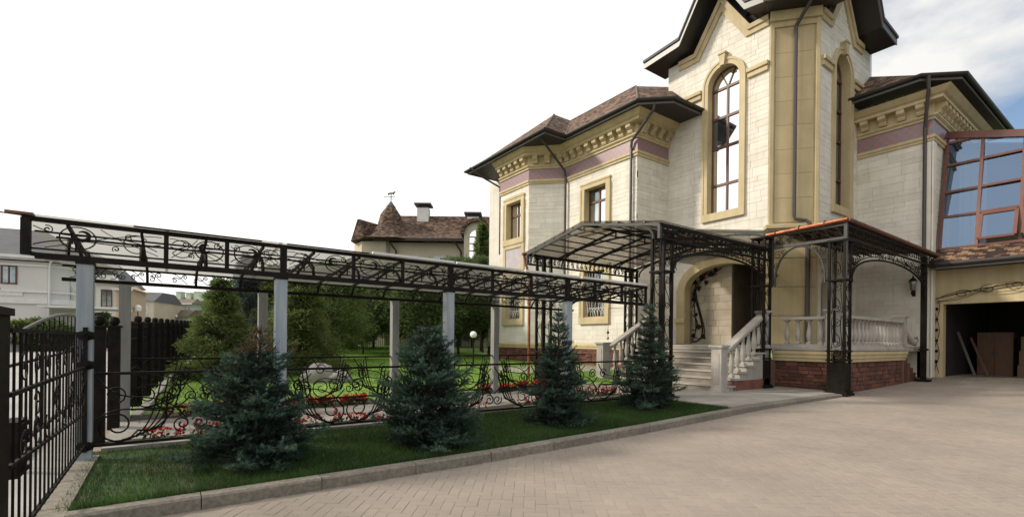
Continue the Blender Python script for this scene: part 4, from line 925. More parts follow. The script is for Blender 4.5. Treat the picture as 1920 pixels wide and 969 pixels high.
# ================================================================== IRONWORK: entrance canopy, porch canopy, covered walkway, railings
def lattice_column(root, x0, y0, w, z0, z1, seed, rings=(1.05, 1.28, 3.05), mat='iron', facemat=None, base=True):
    m_ = MB(); b = .055
    for (x, y) in ((x0, y0), (x0 + w, y0), (x0, y0 + w), (x0 + w, y0 + w)): m_.box(x - b / 2, x + b / 2, y - b / 2, y + b / 2, z0, z1)
    for zr in list(rings) + [z1 - .03]: m_.box(x0 - .05, x0 + w + .05, y0 - .05, y0 + w + .05, zr - .02, zr + .02)
    c = m_.build('column', mat, root)
    if base: MB().box(x0 - .02, x0 + w + .02, y0 - .02, y0 + w + .02, z0 + .1, rings[0] - .05).box(x0 - .09, x0 + w + .09, y0 - .09, y0 + w + .09, z0 - .03, z0 + .05).box(x0 - .06, x0 + w + .06, y0 - .06, y0 + w + .06, z0 + .05, z0 + .1).build('column_base', 'iron', c)
    for fr, s_ in ((Fr((x0, y0 + w), (0, -1), (-1, 0)), 1), (Fr((x0, y0), (1, 0), (0, -1)), 2)):
        zz = [rings[0], rings[1]] + list(np.linspace(rings[1], rings[2], 3)[1:]) + [z1 - .05]
        for za, zb_ in zip(zz, zz[1:]):
            h_ = zb_ - za - .05; w_ = w - b
            if h_ < .12: continue
            st = [[(y * 0 + px, py) for px, py in q] for q, y in ((q, 0) for q in [
                spiral((w_ * .5, h_ * .80), w_ * .10, w_ * .36, 0, 1.3, 14)[::-1] + bez((w_ * .5 - w_ * .3, h_ * .75), (w_ * .1, h_ * .45), (w_ * .9, h_ * .5), (w_ * .75, h_ * .22), 8) + spiral((w_ * .5, h_ * .20), w_ * .32, w_ * .08, 0, -1.3, 14),
                bez((w_ * .1, h_ * .02), (w_ * .3, h_ * .35), (w_ * .0, h_ * .55), (w_ * .15, h_ * .98), 8), bez((w_ * .9, h_ * .02), (w_ * 1.0, h_ * .35), (w_ * .7, h_ * .55), (w_ * .85, h_ * .98), 8)])]
            iron_panel(fr, b / 2, za + .025, st, -.005, .010, 'iron', c)
    return c
# ---------------- entrance canopy (gabled, over the steps)
EC = thing('entrance_canopy', 'dark wrought iron gabled canopy on lattice columns over the entrance steps', 'canopy')
XC0, XC1, YR, YL, ZE4, RZ = 8.65, 13.45, 6.62, 11.30, 4.0, 4.44; YM = (YR + YL) / 2
lattice_column(EC, 8.85, 6.66, .30, .22, 3.92, 1, rings=(.9, 1.15, 3.02))
lattice_column(EC, 8.85, 10.80, .30, .28, 3.92, 2, rings=(.9, 1.15, 3.02))
lattice_column(EC, 13.12, 6.62, .32, .24, 4.35, 3, rings=(1.05, 1.30, 3.02))
lattice_column(EC, 12.9, 11.0, .28, .30, 3.92, 4, rings=(1.2, 1.4, 3.02))
for y, nm in ((YR, 'eave_beam'), (YL, 'eave_beam')):
    MB().bar((XC0, y, ZE4), (XC1, y, ZE4), .06, .07).bar((XC0, y, ZE4 - .28), (XC1, y, ZE4 - .28), .05, .05).build(nm, 'iron', EC)
FcR = Fr((XC0, YR), (1, 0), (0, -1)); FcL = Fr((XC0, YL), (1, 0), (0, -1))
for f_, sd in ((FcR, 11), (FcL, 12)):
    for k in range(5): iron_panel(f_, k * .96, ZE4 - .26, scrolls(.94, .24, sd * 10 + k, 1.0), 0, .009, 'iron', EC)
# ribs: straight rafters with arched bottom members
n = 5
for k in range(n):
    x = XC0 + (XC1 - XC0) * k / (n - 1); mt = 'iron_grey' if k == 0 else 'iron'
    r_ = MB().bar((x, YL, ZE4), (x, YM, RZ), .05, .06).bar((x, YM, RZ), (x, YR, ZE4), .05, .06)
    ac_ = []
    for i in range(25):
        t = PI * i / 24; ac_.append((x, YM + (YL - YM - .16) * math.cos(t), ZE4 - .28 + .52 * math.sin(t) ** .75))
    r_.tube(ac_, .026, 6)
    for i in (4, 8, 12, 16, 20):
        p = ac_[i]; zt = RZ - abs(p[1] - YM) / (YL - YM) * (RZ - ZE4); r_.bar(p, (x, p[1], zt), .03)
    if k == 0: r_.bar((x, YR, ZE4), (x, YR, ZE4 - .3), .06).bar((x, YL, ZE4), (x, YL, ZE4 - .3), .06)
    r_.build('roof_rib', mt, EC)
MB().bar((XC0, YM, RZ), (XC1, YM, RZ), .06, .06).build('ridge_beam', 'iron', EC)
for k in range(1, 6):
    f_ = k / 6
    for s_ in (0, 1):
        ya = YL + (YM - YL) * f_ if s_ == 0 else YR + (YM - YR) * f_; z = ZE4 + (RZ - ZE4) * f_ + .05
        MB().bar((XC0 - .04, ya, z), (XC1, ya, z), .035, .03).build('glazing_bar', 'copper_dull', EC)
for s_ in (0, 1):
    for k in range(4):
        xa, xb = XC0 - .05 + k * 1.2, XC0 - .05 + (k + 1) * 1.2 - .01; ye = (YL + .08) if s_ == 0 else (YR - .08)
        MB().hexa([(xa, ye, ZE4 + .055), (xb, ye, ZE4 + .055), (xb, YM, RZ + .07), (xa, YM, RZ + .07), (xa, ye, ZE4 + .065), (xb, ye, ZE4 + .065), (xb, YM, RZ + .08), (xa, YM, RZ + .08)]).build('roof_pane', 'sheet_dark', EC)
MB().tube([(XC0 - .1, YL + .12, ZE4 + .02), (XC1, YL + .12, ZE4 + .0)], .045, 7).build('eave_gutter', 'copper_dull', EC)
MB().tube([(XC0 - .02, YL + .14, ZE4), (XC0 + .05, YL + .12, ZE4 - .3), (XC0 + .1, YL + .06, ZE4 - .6), (XC0 + .1, YL + .02, 3.0), (XC0 + .1, YL + .02, .3)], .04, 7).build('rain_pipe', 'copper', EC)
# arched spandrel on the driveway side
def spandrel(fr, L, zs, zc, ztop, root, seed, mat='iron', flat=.75):
    pts = [(L / 2 + L / 2 * math.cos(PI - PI * i / 28), zs + (zc - zs) * (math.sin(PI * i / 28) ** flat)) for i in range(29)]
    MB().tube([fr.p(a, z, 0) for a, z in pts], .028, 6).tube([fr.p(a, z + .09, 0) for a, z in pts], .014, 4).build('arch_bar', mat, root)
    rg = random.Random(seed)
    for i in range(0, 28):
        a, z = pts[i]; h_ = ztop - z
        if h_ < .12: continue
        nk = max(1, int(h_ / .26))
        for j in range(nk):
            zc_ = z + h_ * (j + .5) / nk; r = min(.13, h_ / nk * .52); t = rg.uniform(0, 6)
            st = spiral((a, zc_), r * .25, r, t, rg.choice((1.2, -1.2)), 14)
            st += [(a + rg.uniform(-.18, .18), min(ztop, max(z, zc_ + rg.uniform(-.2, .2))))]
            MB().tube([fr.p(q[0], min(max(q[1], z), ztop), rg.uniform(-.02, .02)) for q in st], .009, 4).build('scroll', 'iron', root)
spandrel(Fr((9.17, YR + .02), (1, 0), (0, -1)), 3.93, 3.02, 3.58, 3.74, EC, 31)
# ---------------- porch canopy (behind it, turning the corner to the garage)
PC = thing('porch_canopy', 'dark wrought iron porch canopy with copper gutter turning the corner to the garage', 'canopy')
XP, YP2, ZP4 = 13.54, 4.85, 4.45
lattice_column(PC, 13.52, 4.86, .34, .2, 4.05, 5, rings=(1.05, 1.28, 3.05))
m_ = MB().box(19.79, 19.93, 4.83, 4.97, .28, 4.3).box(19.68, 20.04, 4.72, 5.08, .22, .36).box(19.75, 19.97, 4.79, 5.01, 1.28, 1.34); m_.build('column', 'iron', PC)
MB().bar((XP, 6.7, 4.07), (XP, YP2, 4.07), .06, .07).bar((XP, YP2, 3.05), (XP, YP2, 4.45), .07).bar((XP, 6.7, 4.40), (XP, YP2, 4.40), .05, .05).bar((XP, 6.62, 3.05), (XP, 6.62, 4.45), .07).build('front_rail', 'iron_grey', PC)
MB().bar((XP, YP2, 4.38), (20.9, YP2, 4.38), .06, .06).bar((XP, YP2, 4.05), (20.9, YP2, 4.05), .05, .05).build('side_rail', 'iron', PC)
FpF = Fr((XP, 6.62), (0, -1), (-1, 0)); FpS = Fr((XP + .36, YP2), (1, 0), (0, -1))
for k in range(3): iron_panel(FpF, .05 + k * .57, 4.11, scrolls(.56, .26, 70 + k), 0, .010, 'iron', PC)
pts = [(.70 - .62 * math.cos(PI * i / 24), 3.0 + 1.02 * math.sin(PI * i / 24) ** .8) for i in range(25)]
MB().tube([FpF.p(a, z, 0) for a, z in pts], .028, 6).build('arch_bar', 'iron_grey', PC)
for k, (a, z, r) in enumerate(((.16, 3.85, .12), (.14, 3.55, .09), (.32, 3.94, .07), (1.25, 3.85, .12), (1.27, 3.55, .09), (1.08, 3.94, .07), (.12, 3.3, .06), (1.29, 3.3, .06))):
    MB().tube([FpF.p(x, y, .01) for x, y in spiral((a, z), r, r * .2, k, 1.4, 14)], .009, 4).build('scroll', 'iron', PC)
spandrel(FpS, 5.85, 3.0, 3.78, 4.02, PC, 33)
for k in range(8): iron_panel(FpS, k * .85, 4.10, scrolls(.84, .24, 90 + k), 0, .009, 'iron', PC)
# front gable over the steps' head
YG0, YG1 = 6.45, 11.2; YGm = (YG0 + YG1) / 2; zg0, zg1 = 4.46, 4.92
g_ = MB().bar((XP, YG0, zg0), (XP, YGm, zg1), .05, .06).bar((XP, YGm, zg1), (XP, YG1, zg0), .05, .06)
ac_ = [(XP, YGm + (YG1 - YGm - .1) * math.cos(PI * i / 24), 4.1 + .58 * math.sin(PI * i / 24) ** .75) for i in range(25)]; g_.tube(ac_, .024, 6)
for i in (4, 8, 12, 16, 20): p = ac_[i]; g_.bar(p, (XP, p[1], zg1 - abs(p[1] - YGm) / (YG1 - YGm) * (zg1 - zg0)), .03)
g_.build('gable_frame', 'iron_grey', PC)
for s_ in (0, 1):
    for k in range(3):
        xa, xb = XP - .1 + k * 1.15, XP - .1 + (k + 1) * 1.15 - .01; ye = YG0 - .05 if s_ == 0 else YG1 + .05
        MB().hexa([(xa, ye, zg0 + .045), (xb, ye, zg0 + .045), (xb, YGm, zg1 + .06), (xa, YGm, zg1 + .06), (xa, ye, zg0 + .055), (xb, ye, zg0 + .055), (xb, YGm, zg1 + .07), (xa, YGm, zg1 + .07)]).build('roof_pane', 'sheet_dark', PC)
# sloping roof over the right part: battens and panes
for k in range(7):
    y = YP2 + .05 + k * .36; z = 4.46 + k * .045
    MB().bar((XP + .02 + k * .36, y, z), (21.0, y, z), .04, .05).build('roof_batten', 'copper_dull', PC)
MB().prism([(XP - .05, YP2 - .05, 4.50), (XP + 1.18, YP2 - .05, 4.50), (XP + 1.18, 6.0, 4.65)], (0, 0, .015)).prism([(XP - .05, YP2 - .05, 4.50), (XP + 1.18, 6.0, 4.66), (XP + 1.18, 6.7, 4.66), (XP - .05, 6.6, 4.50)], (0, 0, .015)).build('roof_board', 'deck', PC)
for k in range(1, 6):
    xa, xb = XP - .05 + k * 1.23, XP - .05 + (k + 1) * 1.23 - .01
    MB().hexa([(xa, YP2 - .05, 4.50), (xb, YP2 - .05, 4.50), (xb, 7.2, 4.80), (xa, 7.2, 4.80), (xa, YP2 - .05, 4.515), (xb, YP2 - .05, 4.515), (xb, 7.2, 4.815), (xa, 7.2, 4.815)]).build('roof_board', 'deck', PC)
MB().tube([(XP - .06, 6.75, 4.43), (XP - .06, YP2 - .06, 4.50)], .055, 8).build('copper_gutter', 'copper', PC); MB().tube([(XP - .06, YP2 - .06, 4.50), (20.95, YP2 - .06, 4.44)], .055, 8).build('side_gutter', 'copper_dull', PC)
for y in (6.5, 5.9, 5.3): MB().tube([(XP - .06 + .062 * math.cos(t), y, 4.46 + .062 * math.sin(t) + (6.75 - y) * .035) for t in np.linspace(0, 2 * PI, 9)], .012, 4).build('gutter_clip', 'copper_dull', PC)
# ---------------- covered walkway (pergola)
PG = thing('covered_walkway', 'long dark iron walkway roof with scrollwork on grey posts beside the lawn', 'walkway')
YF, YK = 7.0, 9.4; Z1, Z0 = 2.67, 2.29; XA, XB = -1.21, 8.72
FX = (-.71, 1.24, 3.75, 6.35); 
BX = (-.50, 1.38, 3.80, 6.26)
for x in FX:
    p_ = MB().box(x - .069, x + .069, YF - .069, YF + .069, zg(x, YF) - .1, Z0 - .035).build('post', 'galv', PG); MB().box(x - .12, x + .12, YF - .12, YF + .12, zg(x, YF) - .02, zg(x, YF) + .03).build('base_plate', 'galv2', p_); MB().box(x - .08, x + .08, YF - .08, YF + .08, Z0 - .06, Z0 - .036).build('cap_plate', 'iron', p_)
for x in BX: MB().box(x - .07, x + .07, YK - .07, YK + .07, zg(x, YK) - .1, Z0 - .05).build('post', 'galv2', PG)
MB().bar((XA, YF, Z1), (XB, YF, Z1), .05, .046).build('top_chord', 'iron', PG)
MB().bar((XA + .1, YF, Z0), (XB, YF, Z0), .07, .06).bar((XA, YF, Z0 + .025), (XA + .2, YF, Z0), .05, .04).build('bottom_chord', 'iron', PG)
MB().bar((XA, YF, Z0 + .075), (XB, YF, Z0 + .075), .02, .018).build('lower_fillet', 'iron', PG)
MB().bar((-.95, YF, 2.50), (XB, YF, 2.50), .018, .022).build('middle_rail', 'iron', PG)
MB().bar((XA, YK, Z0 - .02), (XB, YK, Z0 - .02), .06, .05).bar((XA, YK, Z0 + .18), (XB, YK, Z0 + .18), .03, .03).build('rear_chord', 'iron', PG)
xs = [XA + .03, .0, .62, 1.27, 2.2, 2.95, 3.78, 4.6, 5.45, 6.35, 7.1, 7.9, 8.68]
for i, x in enumerate(xs):
    w_ = .075 if i in (0, 3, 6, 9) else .045
    MB().bar((x, YF, Z0), (x, YF, Z1), w_, w_).build('upright', 'iron', PG)
FP = Fr((0, YF), (1, 0), (0, -1)); FK = Fr((0, YK), (1, 0), (0, -1))
def whips(fr, a0, z0, w, h, i, root):    # one bay of the walkway frieze: a wide loop ending in a thick comma, long whiplash lines and a hook
    rg = random.Random(900 + i); fl = i % 2; R = h * .46
    def X(p): return (w - p[0], p[1]) if fl else p
    cx = w * rg.uniform(.24, .34); loop = [(cx + R * 1.25 * math.cos(t), h * .5 + R * math.sin(t)) for t in np.linspace(-2.2, 4.3, 26)]
    hook = [(cx + R * .35 + R * .42 * math.cos(t), h * .62 + R * .38 * math.sin(t)) for t in np.linspace(-2.6, 2.4, 16)]
    ss = [(loop, .009), (bez((w * .02, h * .1), (w * .35, h * .75), (w * .55, h * .05), (w * .98, h * .55), 16), .008), (bez((w * .1, h * .02), (w * .4, h * .35), (w * .7, h * .95), (w * .99, h * .9), 16), .0055),
          (spiral((w * .72, h * .72), h * .16, h * .03, 1.0, 1.3, 14), .006), (bez((w * .5, h * .98), (w * .62, h * .55), (w * .8, h * .35), (w * .96, h * .05), 12), .0055), (spiral((w * .62, h * .2), h * .14, h * .03, 4, -1.2, 12), .007), (bez((w * .02, h * .85), (w * .3, h * .2), (w * .6, h * 1.1), (w * .95, h * .25), 14), .007), ([(w * .78 + R * .95 * math.cos(t), h * .48 + R * .85 * math.sin(t)) for t in np.linspace(.6, 5.6, 20)], .0075), (spiral((w * .12, h * .75), h * .18, h * .04, 2, -1.3, 12), .007)]
    for st, r in ss: MB().tube([fr.p(a0 + X(p)[0], z0 + min(max(p[1], 0), h), 0) for p in st], r, 4).build('scroll', 'iron', root)
    MB().tube([fr.p(a0 + X(p)[0], z0 + min(max(p[1], 0), h), .01) for p in hook], [.005 + .015 * math.sin(PI * k / 15) for k in range(16)], 5).build('scroll', 'iron', root)
for i, (a, b) in enumerate(zip(xs, xs[1:])):
    w_ = b - a - .06; whips(FP, a + .03, Z0 + .09, w_, Z1 - Z0 - .12, i, PG)
    iron_panel(FK, a + .04, Z0 + .01, scrolls(w_, .17, 300 + i, .6), 0, .007, 'iron', PG)
x = XA + .35
while x < XB:                        # rafters with curved brackets underneath
    r_ = MB().bar((x, YF, Z1 - .03), (x, YK, Z0 + .18), .026, .04)
    r_.tube([(x, yy, zz) for yy, zz in bez((YF + .02, Z0 + .02), (YF + .10, Z1 - .05), (YF + .5, Z1 - .08), (YF + 1.1, Z1 - .22), 10)], .022, 5)
    r_.tube([(x, yy, zz) for yy, zz in bez((YK, Z0 - .02), (YK - .06, Z0 + .18), (YK - .3, Z0 + .22), (YK - .8, Z0 + .30), 8)], .020, 5)
    for f_ in (.12, .25, .4): yy = YF + (YK - YF) * f_; r_.bar((x, yy, Z1 - .03 - f_ * .17), (x, yy, Z1 - .16 - f_ * .22), .018)
    r_.build('rafter', 'iron', PG); x += .63
for k in range(6):
    if k not in (1, 4): continue
    f_ = (k + .5) / 6; y = YF + (YK - YF) * f_; z = Z1 + .02 - f_ * .2
    MB().bar((XA, y, z), (XB, y, z), .02, .02).build('purlin', 'iron', PG)
xx = XA - .02; k = 0
while xx < XB:
    xe = min(xx + 1.26, XB + .05); dz = .004 * (k % 2) - .016; k += 1
    if xx > -1.0 or True:
        MB().hexa([(xx, YF - .06, Z1 + .045 + dz), (xe, YF - .06, Z1 + .045 + dz), (xe, YK + .1, Z0 + .22 + dz), (xx, YK + .1, Z0 + .22 + dz), (xx, YF - .06, Z1 + .055 + dz), (xe, YF - .06, Z1 + .055 + dz), (xe, YK + .1, Z0 + .23 + dz), (xx, YK + .1, Z0 + .23 + dz)]).build('roof_sheet', 'sheet', PG)
    xx += 1.22
for a, b in ((-.3, 1.0), (1.3, 2.4), (2.45, 3.8), (3.85, 5.2), (5.25, 6.6), (6.65, 8.6)): MB().bar((a, YF - .070, Z1 + (.046 if a > 2.2 else .030)), (b, YF - .070, Z1 + (.046 if a > 2.2 else .030)), .05, .034 if a > 2.2 else .012).build('edge_trim', 'white_paint' if a > 2.2 else 'iron', PG)  # white lengths paint the sky's reflection along the roof sheet edge
MB().bar((-1.75, YF, Z1 + .045), (-1.1, YF, Z1 + .02), .012).build('loose_rod', 'iron', PG)
MB().box(-1.33, -1.12, YF - .05, YF + .05, Z1 + .03, Z1 + .055).build('end_cap', 'copper_dull', PG)
ti = MB().tube([(1.24 + .088 * math.cos(t), YF + .088 * math.sin(t), .80 + .03 * math.sin(t * 2)) for t in np.linspace(0, 2 * PI, 13)], .008, 4).tube([(1.27, YF - .09, .8), (1.29, YF - .095, .72), (1.30, YF - .09, .62)], .008, 4).build('green_tie', 'tie')
tag(ti, 'green plastic tie knotted round the second front post of the walkway', 'tie')
# ---------------- scrolled railings between the posts
def whip(w, h, seed):
    rg = random.Random(seed); out = []; n_ = max(1, round(w / .85))
    for i in range(n_):
        c = w * (i + .5) / n_; s_ = 1 if (i + seed) % 2 else -1; q = w / n_
        big = spiral((c - s_ * q * .28, h * .26), .03, h * .25, 1.5, 1.7 * s_, 24)
        e = big[-1]; out.append(big + bez(e, (e[0] + s_ * q * .5, e[1] - .05), (c + s_ * q * .1, h * .55), (c + s_ * q * .30, h * .82), 12)[1:] + spiral((c + s_ * q * .30, h * .72), h * .10, .02, PI / 2, -1.3 * s_, 12))
        for t in (.0, .07, .14, .22): out.append(bez((c - s_ * q * (.30 - t), h * (.03 + t * .3)), (c + s_ * q * (.05 + t), h * (.0 + t)), (c + s_ * q * (.1 + t), h * .45), (c + s_ * q * (.18 + t * .9), h * (.98 - t * .9)), 12))
        out.append(spiral((c + s_ * q * .22, h * .60), .02, h * .16, rg.uniform(0, 6), 1.8, 22)); out.append(spiral((c - s_ * q * .30, h * .70), h * .13, .02, rg.uniform(0, 6), 1.5, 18)); out.append(spiral((c + s_ * q * .40, h * .22), h * .12, .02, rg.uniform(0, 6), -1.4, 16))
        out.append(bez((c - q * .48, h * .95), (c - q * .2, h * .4), (c + q * .1, h * .9), (c + q * .45, h * .3), 14))
        out.append(bez((c - q * .48, h * .35), (c - q * .2, h * .7), (c + q * .2, h * .2), (c + q * .48, h * .62), 14))
    return [[(min(max(x, 0), w), min(max(y, 0), h)) for x, y in st] for st in out]
def railing(root, y, segs, zt, zlo, seed):
    fr = Fr((0, y), (1, 0), (0, -1))
    for i, (a, b) in enumerate(segs):
        za, zb_ = zg((a + b) / 2, y), 0
        r = MB().bar((a, y, zt + .06 * 0), (b, y, zt), .045, .03).bar((a, y, zlo), (b, y, zlo), .03, .03).build('rail', 'iron', root)
        for st in whip(b - a, zt - zlo, seed + i): MB().tube([fr.p(a + x_, zlo + z_, 0) for x_, z_ in st], .0105, 4).build('scroll', 'iron', r)
RF = thing('front_railing', 'low black wrought iron railing with whiplash scrolls along the walkway front', 'railing')
railing(RF, YF, ((-.63, 1.16), (1.32, 3.67), (3.83, 6.27), (6.43, 8.75)), 1.04, .25, 1)
RB = thing('rear_railing', 'low black scrolled railing between walkway and lawn', 'railing')
railing(RB, YK, ((BX[0] + .08, BX[1] - .08), (BX[1] + .08, BX[2] - .08), (BX[2] + .08, BX[3] - .08), (BX[3] + .08, 9.2)), 1.11, .34, 7)
# ornament chain beside the canopy
t = thing('hanging_rod', 'thin golden rod with a small blue finial beside the stair newel', 'ornament')
MB().tube([(12.3, 11.5, 2.6), (12.3, 11.5, 1.55)], .012, 6).tube([(12.3, 11.5, 2.6), (12.9, 11.4, 2.62)], .01, 5).build('rod', 'gold', t); MB().lathe((12.3, 11.5, 1.72), [(.01, 0), (.06, .04), (.03, .09), (.01, .15)], 8).build('finial', 'slate', t); MB().lathe((12.3, 11.5, 1.52), [(.01, 0), (.05, .06), (.02, .12)], 8).build('knob', 'gold', t)
# ================================================================== GATE AND BOUNDARY FENCE
t = thing('gate_pillar', 'thick black gate pillar at the left edge of the picture', 'pillar')
MB().box(-.96, -.695, 3.52, 3.78, -.05, 1.56).box(-.98, -.68, 3.50, 3.80, 1.56, 1.60).build('shaft', 'iron', t); MB().lathe((-.83, 3.66, 1.60), [(.03, 0), (.10, .04), (.12, .10), (.08, .17), (.0, .2)], 12).build('ball_finial', 'iron', t)
G = thing('iron_gate', 'tall black iron gate leaf of thin bars beside the first grey post', 'gate')
XGt = -.70; FGt = Fr((XGt, 3.80), (0, 1), (1, 0))
for z in (.27, 1.12, 1.48): MB().bar((XGt, 3.80, z), (XGt, 6.93, z), .022, .026).build('gate_rail', 'iron', G)
MB().bar((XGt, 3.8, .72), (XGt, 6.9, .62), .02, .02).build('gate_rail', 'iron', G)
k = 0; y = 3.9; pk_ = None
while y < 6.85:
    if pk_ is None: o = MB().box(-.006, .006, -.006, .006, .24, 1.47).build('gate_bar', 'iron', G); pk_ = o.data
    else: o = link('gate_bar', pk_, None, G)
    o.location = (XGt, y, 0); y += .150
for i in range(8):
    for j, (z, r) in enumerate(((.86, .16), (1.0, .10), (1.27, .09)) if i % 2 else ((.80, .10), (1.26, .10))):
        MB().tube([FGt.p(.25 + i * .36 + x_, z + y_, .02) for x_, y_ in spiral((0, 0), r, .02, i + j * 1.7, 1.3 * (-1) ** i, 14)], .0055, 4).build('scroll', 'iron', G)
lb_ = MB().box(-.93, -.84, 4.8, 5.1, .44, .84).build('letter_box', 'iron', G)
for k in range(6): MB().box(-.838, -.825, 4.78, 5.12, .45 + k * .068, .48 + k * .068).build('slat', 'iron', lb_)
MB().bar((XGt, 6.93, .2), (XGt, 6.93, 1.55), .04).build('gate_stile', 'iron', G)
for z in (.26, 1.14, 1.46): MB().lathe((XGt, 6.97, z - .06), [(.03, 0), (.07, .02), (.08, .06), (.07, .10), (.03, .12)], 10).build('hinge', 'iron', G)
A = thing('arched_gate', 'black gate leaf with arched top rail standing open behind the bars', 'gate')
XAr = -1.35; az = lambda y: 1.36 + .46 * math.sin(PI * (y - 6.9) / 9.2)
MB().tube([(XAr, y, az(y)) for y in np.linspace(6.9, 12.2, 24)], .024, 6).build('arched_rail', 'iron_grey', A)
MB().bar((XAr, 6.9, 1.12), (XAr, 12.2, 1.2), .03).bar((XAr, 6.9, .2), (XAr, 12.2, .25), .04).bar((XAr, 6.9, .12), (XAr, 6.9, 1.36), .06).bar((XAr, 12.2, .12), (XAr, 12.2, 1.82), .06).build('gate_frame', 'iron', A)
for k in range(13): y = 7.1 + k * .40; MB().box(XAr - .007, XAr + .007, y - .007, y + .007, .2, az(y)).build('gate_bar', 'iron', A)
for k in range(12): y = 7.1 + k * .42; MB().tube([(XAr, y + a, min(az(y) - .03, 1.45) + b) for a, b in spiral((0, 0), .13, .03, k, 1.2, 12)], .008, 4).build('scroll', 'iron', A)
# pillars of the walkway opening and the long fence
def pillar(x, y, z0, h, w, label, grp):
    t = thing('fence_pillar', label, 'pillar', group=grp)
    MB().box(x - w / 2, x + w / 2, y - w / 2, y + w / 2, z0 - .1, z0 + h).box(x - w / 2 - .02, x + w / 2 + .02, y - w / 2 - .02, y + w / 2 + .02, z0 + h, z0 + h + .03).build('shaft', 'iron', t)
    MB().lathe((x, y, z0 + h + .03), [(.02, 0), (.05, .02), (.065, .06), (.05, .11), (.0, .13)], 10).build('ball_finial', 'iron', t)
pillar(-.66, 7.78, .08, 1.48, .13, 'black square pillar with ball finial right behind the first grey post', 'pillars at the walkway mouth')
pillar(-.585, 8.85, .10, 1.48, .135, 'black square pillar with ball finial on the far side of the walkway mouth', 'pillars at the walkway mouth')
FEN = thing('boundary_fence', 'long black picket fence with finialed posts receding along the lawn', 'fence')
path = [(-.53, 9.7), (-.38, 11.46), (-.10, 15.4), (.30, 19.74), (.92, 25.7), (1.8, 32)]
def fpt(s):
    for p, q in zip(path, path[1:]):
        l = math.hypot(q[0] - p[0], q[1] - p[1])
        if s <= l: return (p[0] + (q[0] - p[0]) * s / l, p[1] + (q[1] - p[1]) * s / l)
        s -= l
    return path[-1]
tot = sum(math.hypot(q[0] - p[0], q[1] - p[1]) for p, q in zip(path, path[1:])); s = 0; pm_ = None; fm_ = None; last = None
zfe = lambda y: .08 + .025 * (y - 7)
while s < tot - .1:
    x, y = fpt(s); z = zfe(y)
    if pm_ is None:
        o = MB().box(-.075, .075, -.075, .075, -.1, 1.50).box(-.09, .09, -.09, .09, 1.50, 1.53).lathe((0, 0, 1.53), [(.02, 0), (.05, .02), (.065, .06), (.05, .11), (.0, .13)], 8).build('fence_post', 'iron', FEN); pm_ = o.data
    else: o = link('fence_post', pm_, None, FEN)
    o.location = (x, y, z)
    if last:
        for zz in (.25, .75, 1.25): MB().bar((last[0], last[1], zfe(last[1]) + zz), (x, y, z + zz), .03).build('fence_rail', 'iron', FEN)
        n_ = 15
        for k in range(1, n_):
            f_ = k / n_; xx, yy = last[0] + (x - last[0]) * f_, last[1] + (y - last[1]) * f_
            if fm_ is None: o2 = MB().box(-.012, .012, -.012, .012, .1, 1.40).lathe((0, 0, 1.40), [(.012, 0), (.03, .03), (.015, .08), (.025, .11), (.0, .16)], 5).build('picket', 'iron', FEN); fm_ = o2.data
            else: o2 = link('picket', fm_, None, FEN)
            o2.location = (xx, yy, zfe(yy))
    last = (x, y); s += 1.45
s = 0
while s < tot - .5:
    x, y = fpt(s); x2, y2 = fpt(s + .95); MB().hexa([(x + .10, y, zfe(y) - .1), (x + .22, y, zfe(y) - .1), (x2 + .22, y2, zfe(y2) - .1), (x2 + .10, y2, zfe(y2) - .1), (x + .10, y, zfe(y) + .07), (x + .22, y, zfe(y) + .07), (x2 + .22, y2, zfe(y2) + .07), (x2 + .10, y2, zfe(y2) + .07)]).build('kerb_stone', 'stair_stone', lk); s += .96
# far garden fence behind the lawn
FF = thing('far_fence', 'low dark iron fence at the far end of the lawn among tree trunks', 'fence')
p0, p1 = (4.5, 30.0), (20, 33.5); dz = zg(10, 31)
for z in (.12, .8): MB().bar((p0[0], p0[1], dz + z), (p1[0], p1[1], dz + z), .03).build('fence_rail', 'iron', FF)
n_ = 110; o = None
for k in range(n_):
    f_ = k / n_; o = MB().box(-.012, .012, -.012, .012, 0, .95).build('picket', 'iron', FF) if o is None else link('picket', o.data, None, FF); o.location = (p0[0] + (p1[0] - p0[0]) * f_, p0[1] + (p1[1] - p0[1]) * f_, dz)
# boulder and garden lamp
rg = random.Random(2); bo = thing('boulder_pair', 'two pale rounded boulders lying together on the lawn', 'boulders')
for (cx, cy, a, b, c, nm) in ((3.45, 13.9, .44, .36, .36, 'large_boulder'), (3.92, 13.5, .27, .24, .20, 'small_boulder')):
    vs = []; fs = []; nu, nv = 16, 9
    for j in range(nv + 1):
        for i in range(nu):
            th, ph = 2 * PI * i / nu, PI * j / nv; d = V((math.sin(ph) * math.cos(th), math.sin(ph) * math.sin(th), math.cos(ph)))
            k = 1 + .16 * math.sin(3 * th + cx) * math.sin(ph) + .12 * math.sin(5 * ph + th * 2) + rg.uniform(-.05, .05); vs.append((cx + d.x * a * k, cy + d.y * b * k, zg(cx, cy) + .12 + d.z * c * k))
    for j in range(nv):
        for i in range(nu): fs.append((j * nu + i, j * nu + (i + 1) % nu, (j + 1) * nu + (i + 1) % nu, (j + 1) * nu + i))
    MB().add(vs, fs).build(nm, 'boulder', bo, smooth=True)
t = thing('garden_lamp', 'white globe garden lamp on a thin black pole on the lawn', 'lamp')
lx, ly = 9.6, 15.9; z0 = zg(lx, ly)
MB().lathe((lx, ly, z0), [(.09, 0), (.09, .05), (.03, .08), (.028, 1.05), (.06, 1.08), (.06, 1.12)], 8).build('pole', 'iron', t); MB().lathe((lx, ly, z0 + 1.10), [(.13 * math.sin(a), .13 - .13 * math.cos(a)) for a in np.linspace(.01, PI - .01, 12)], 16).build('globe', 'globe', t, smooth=True)
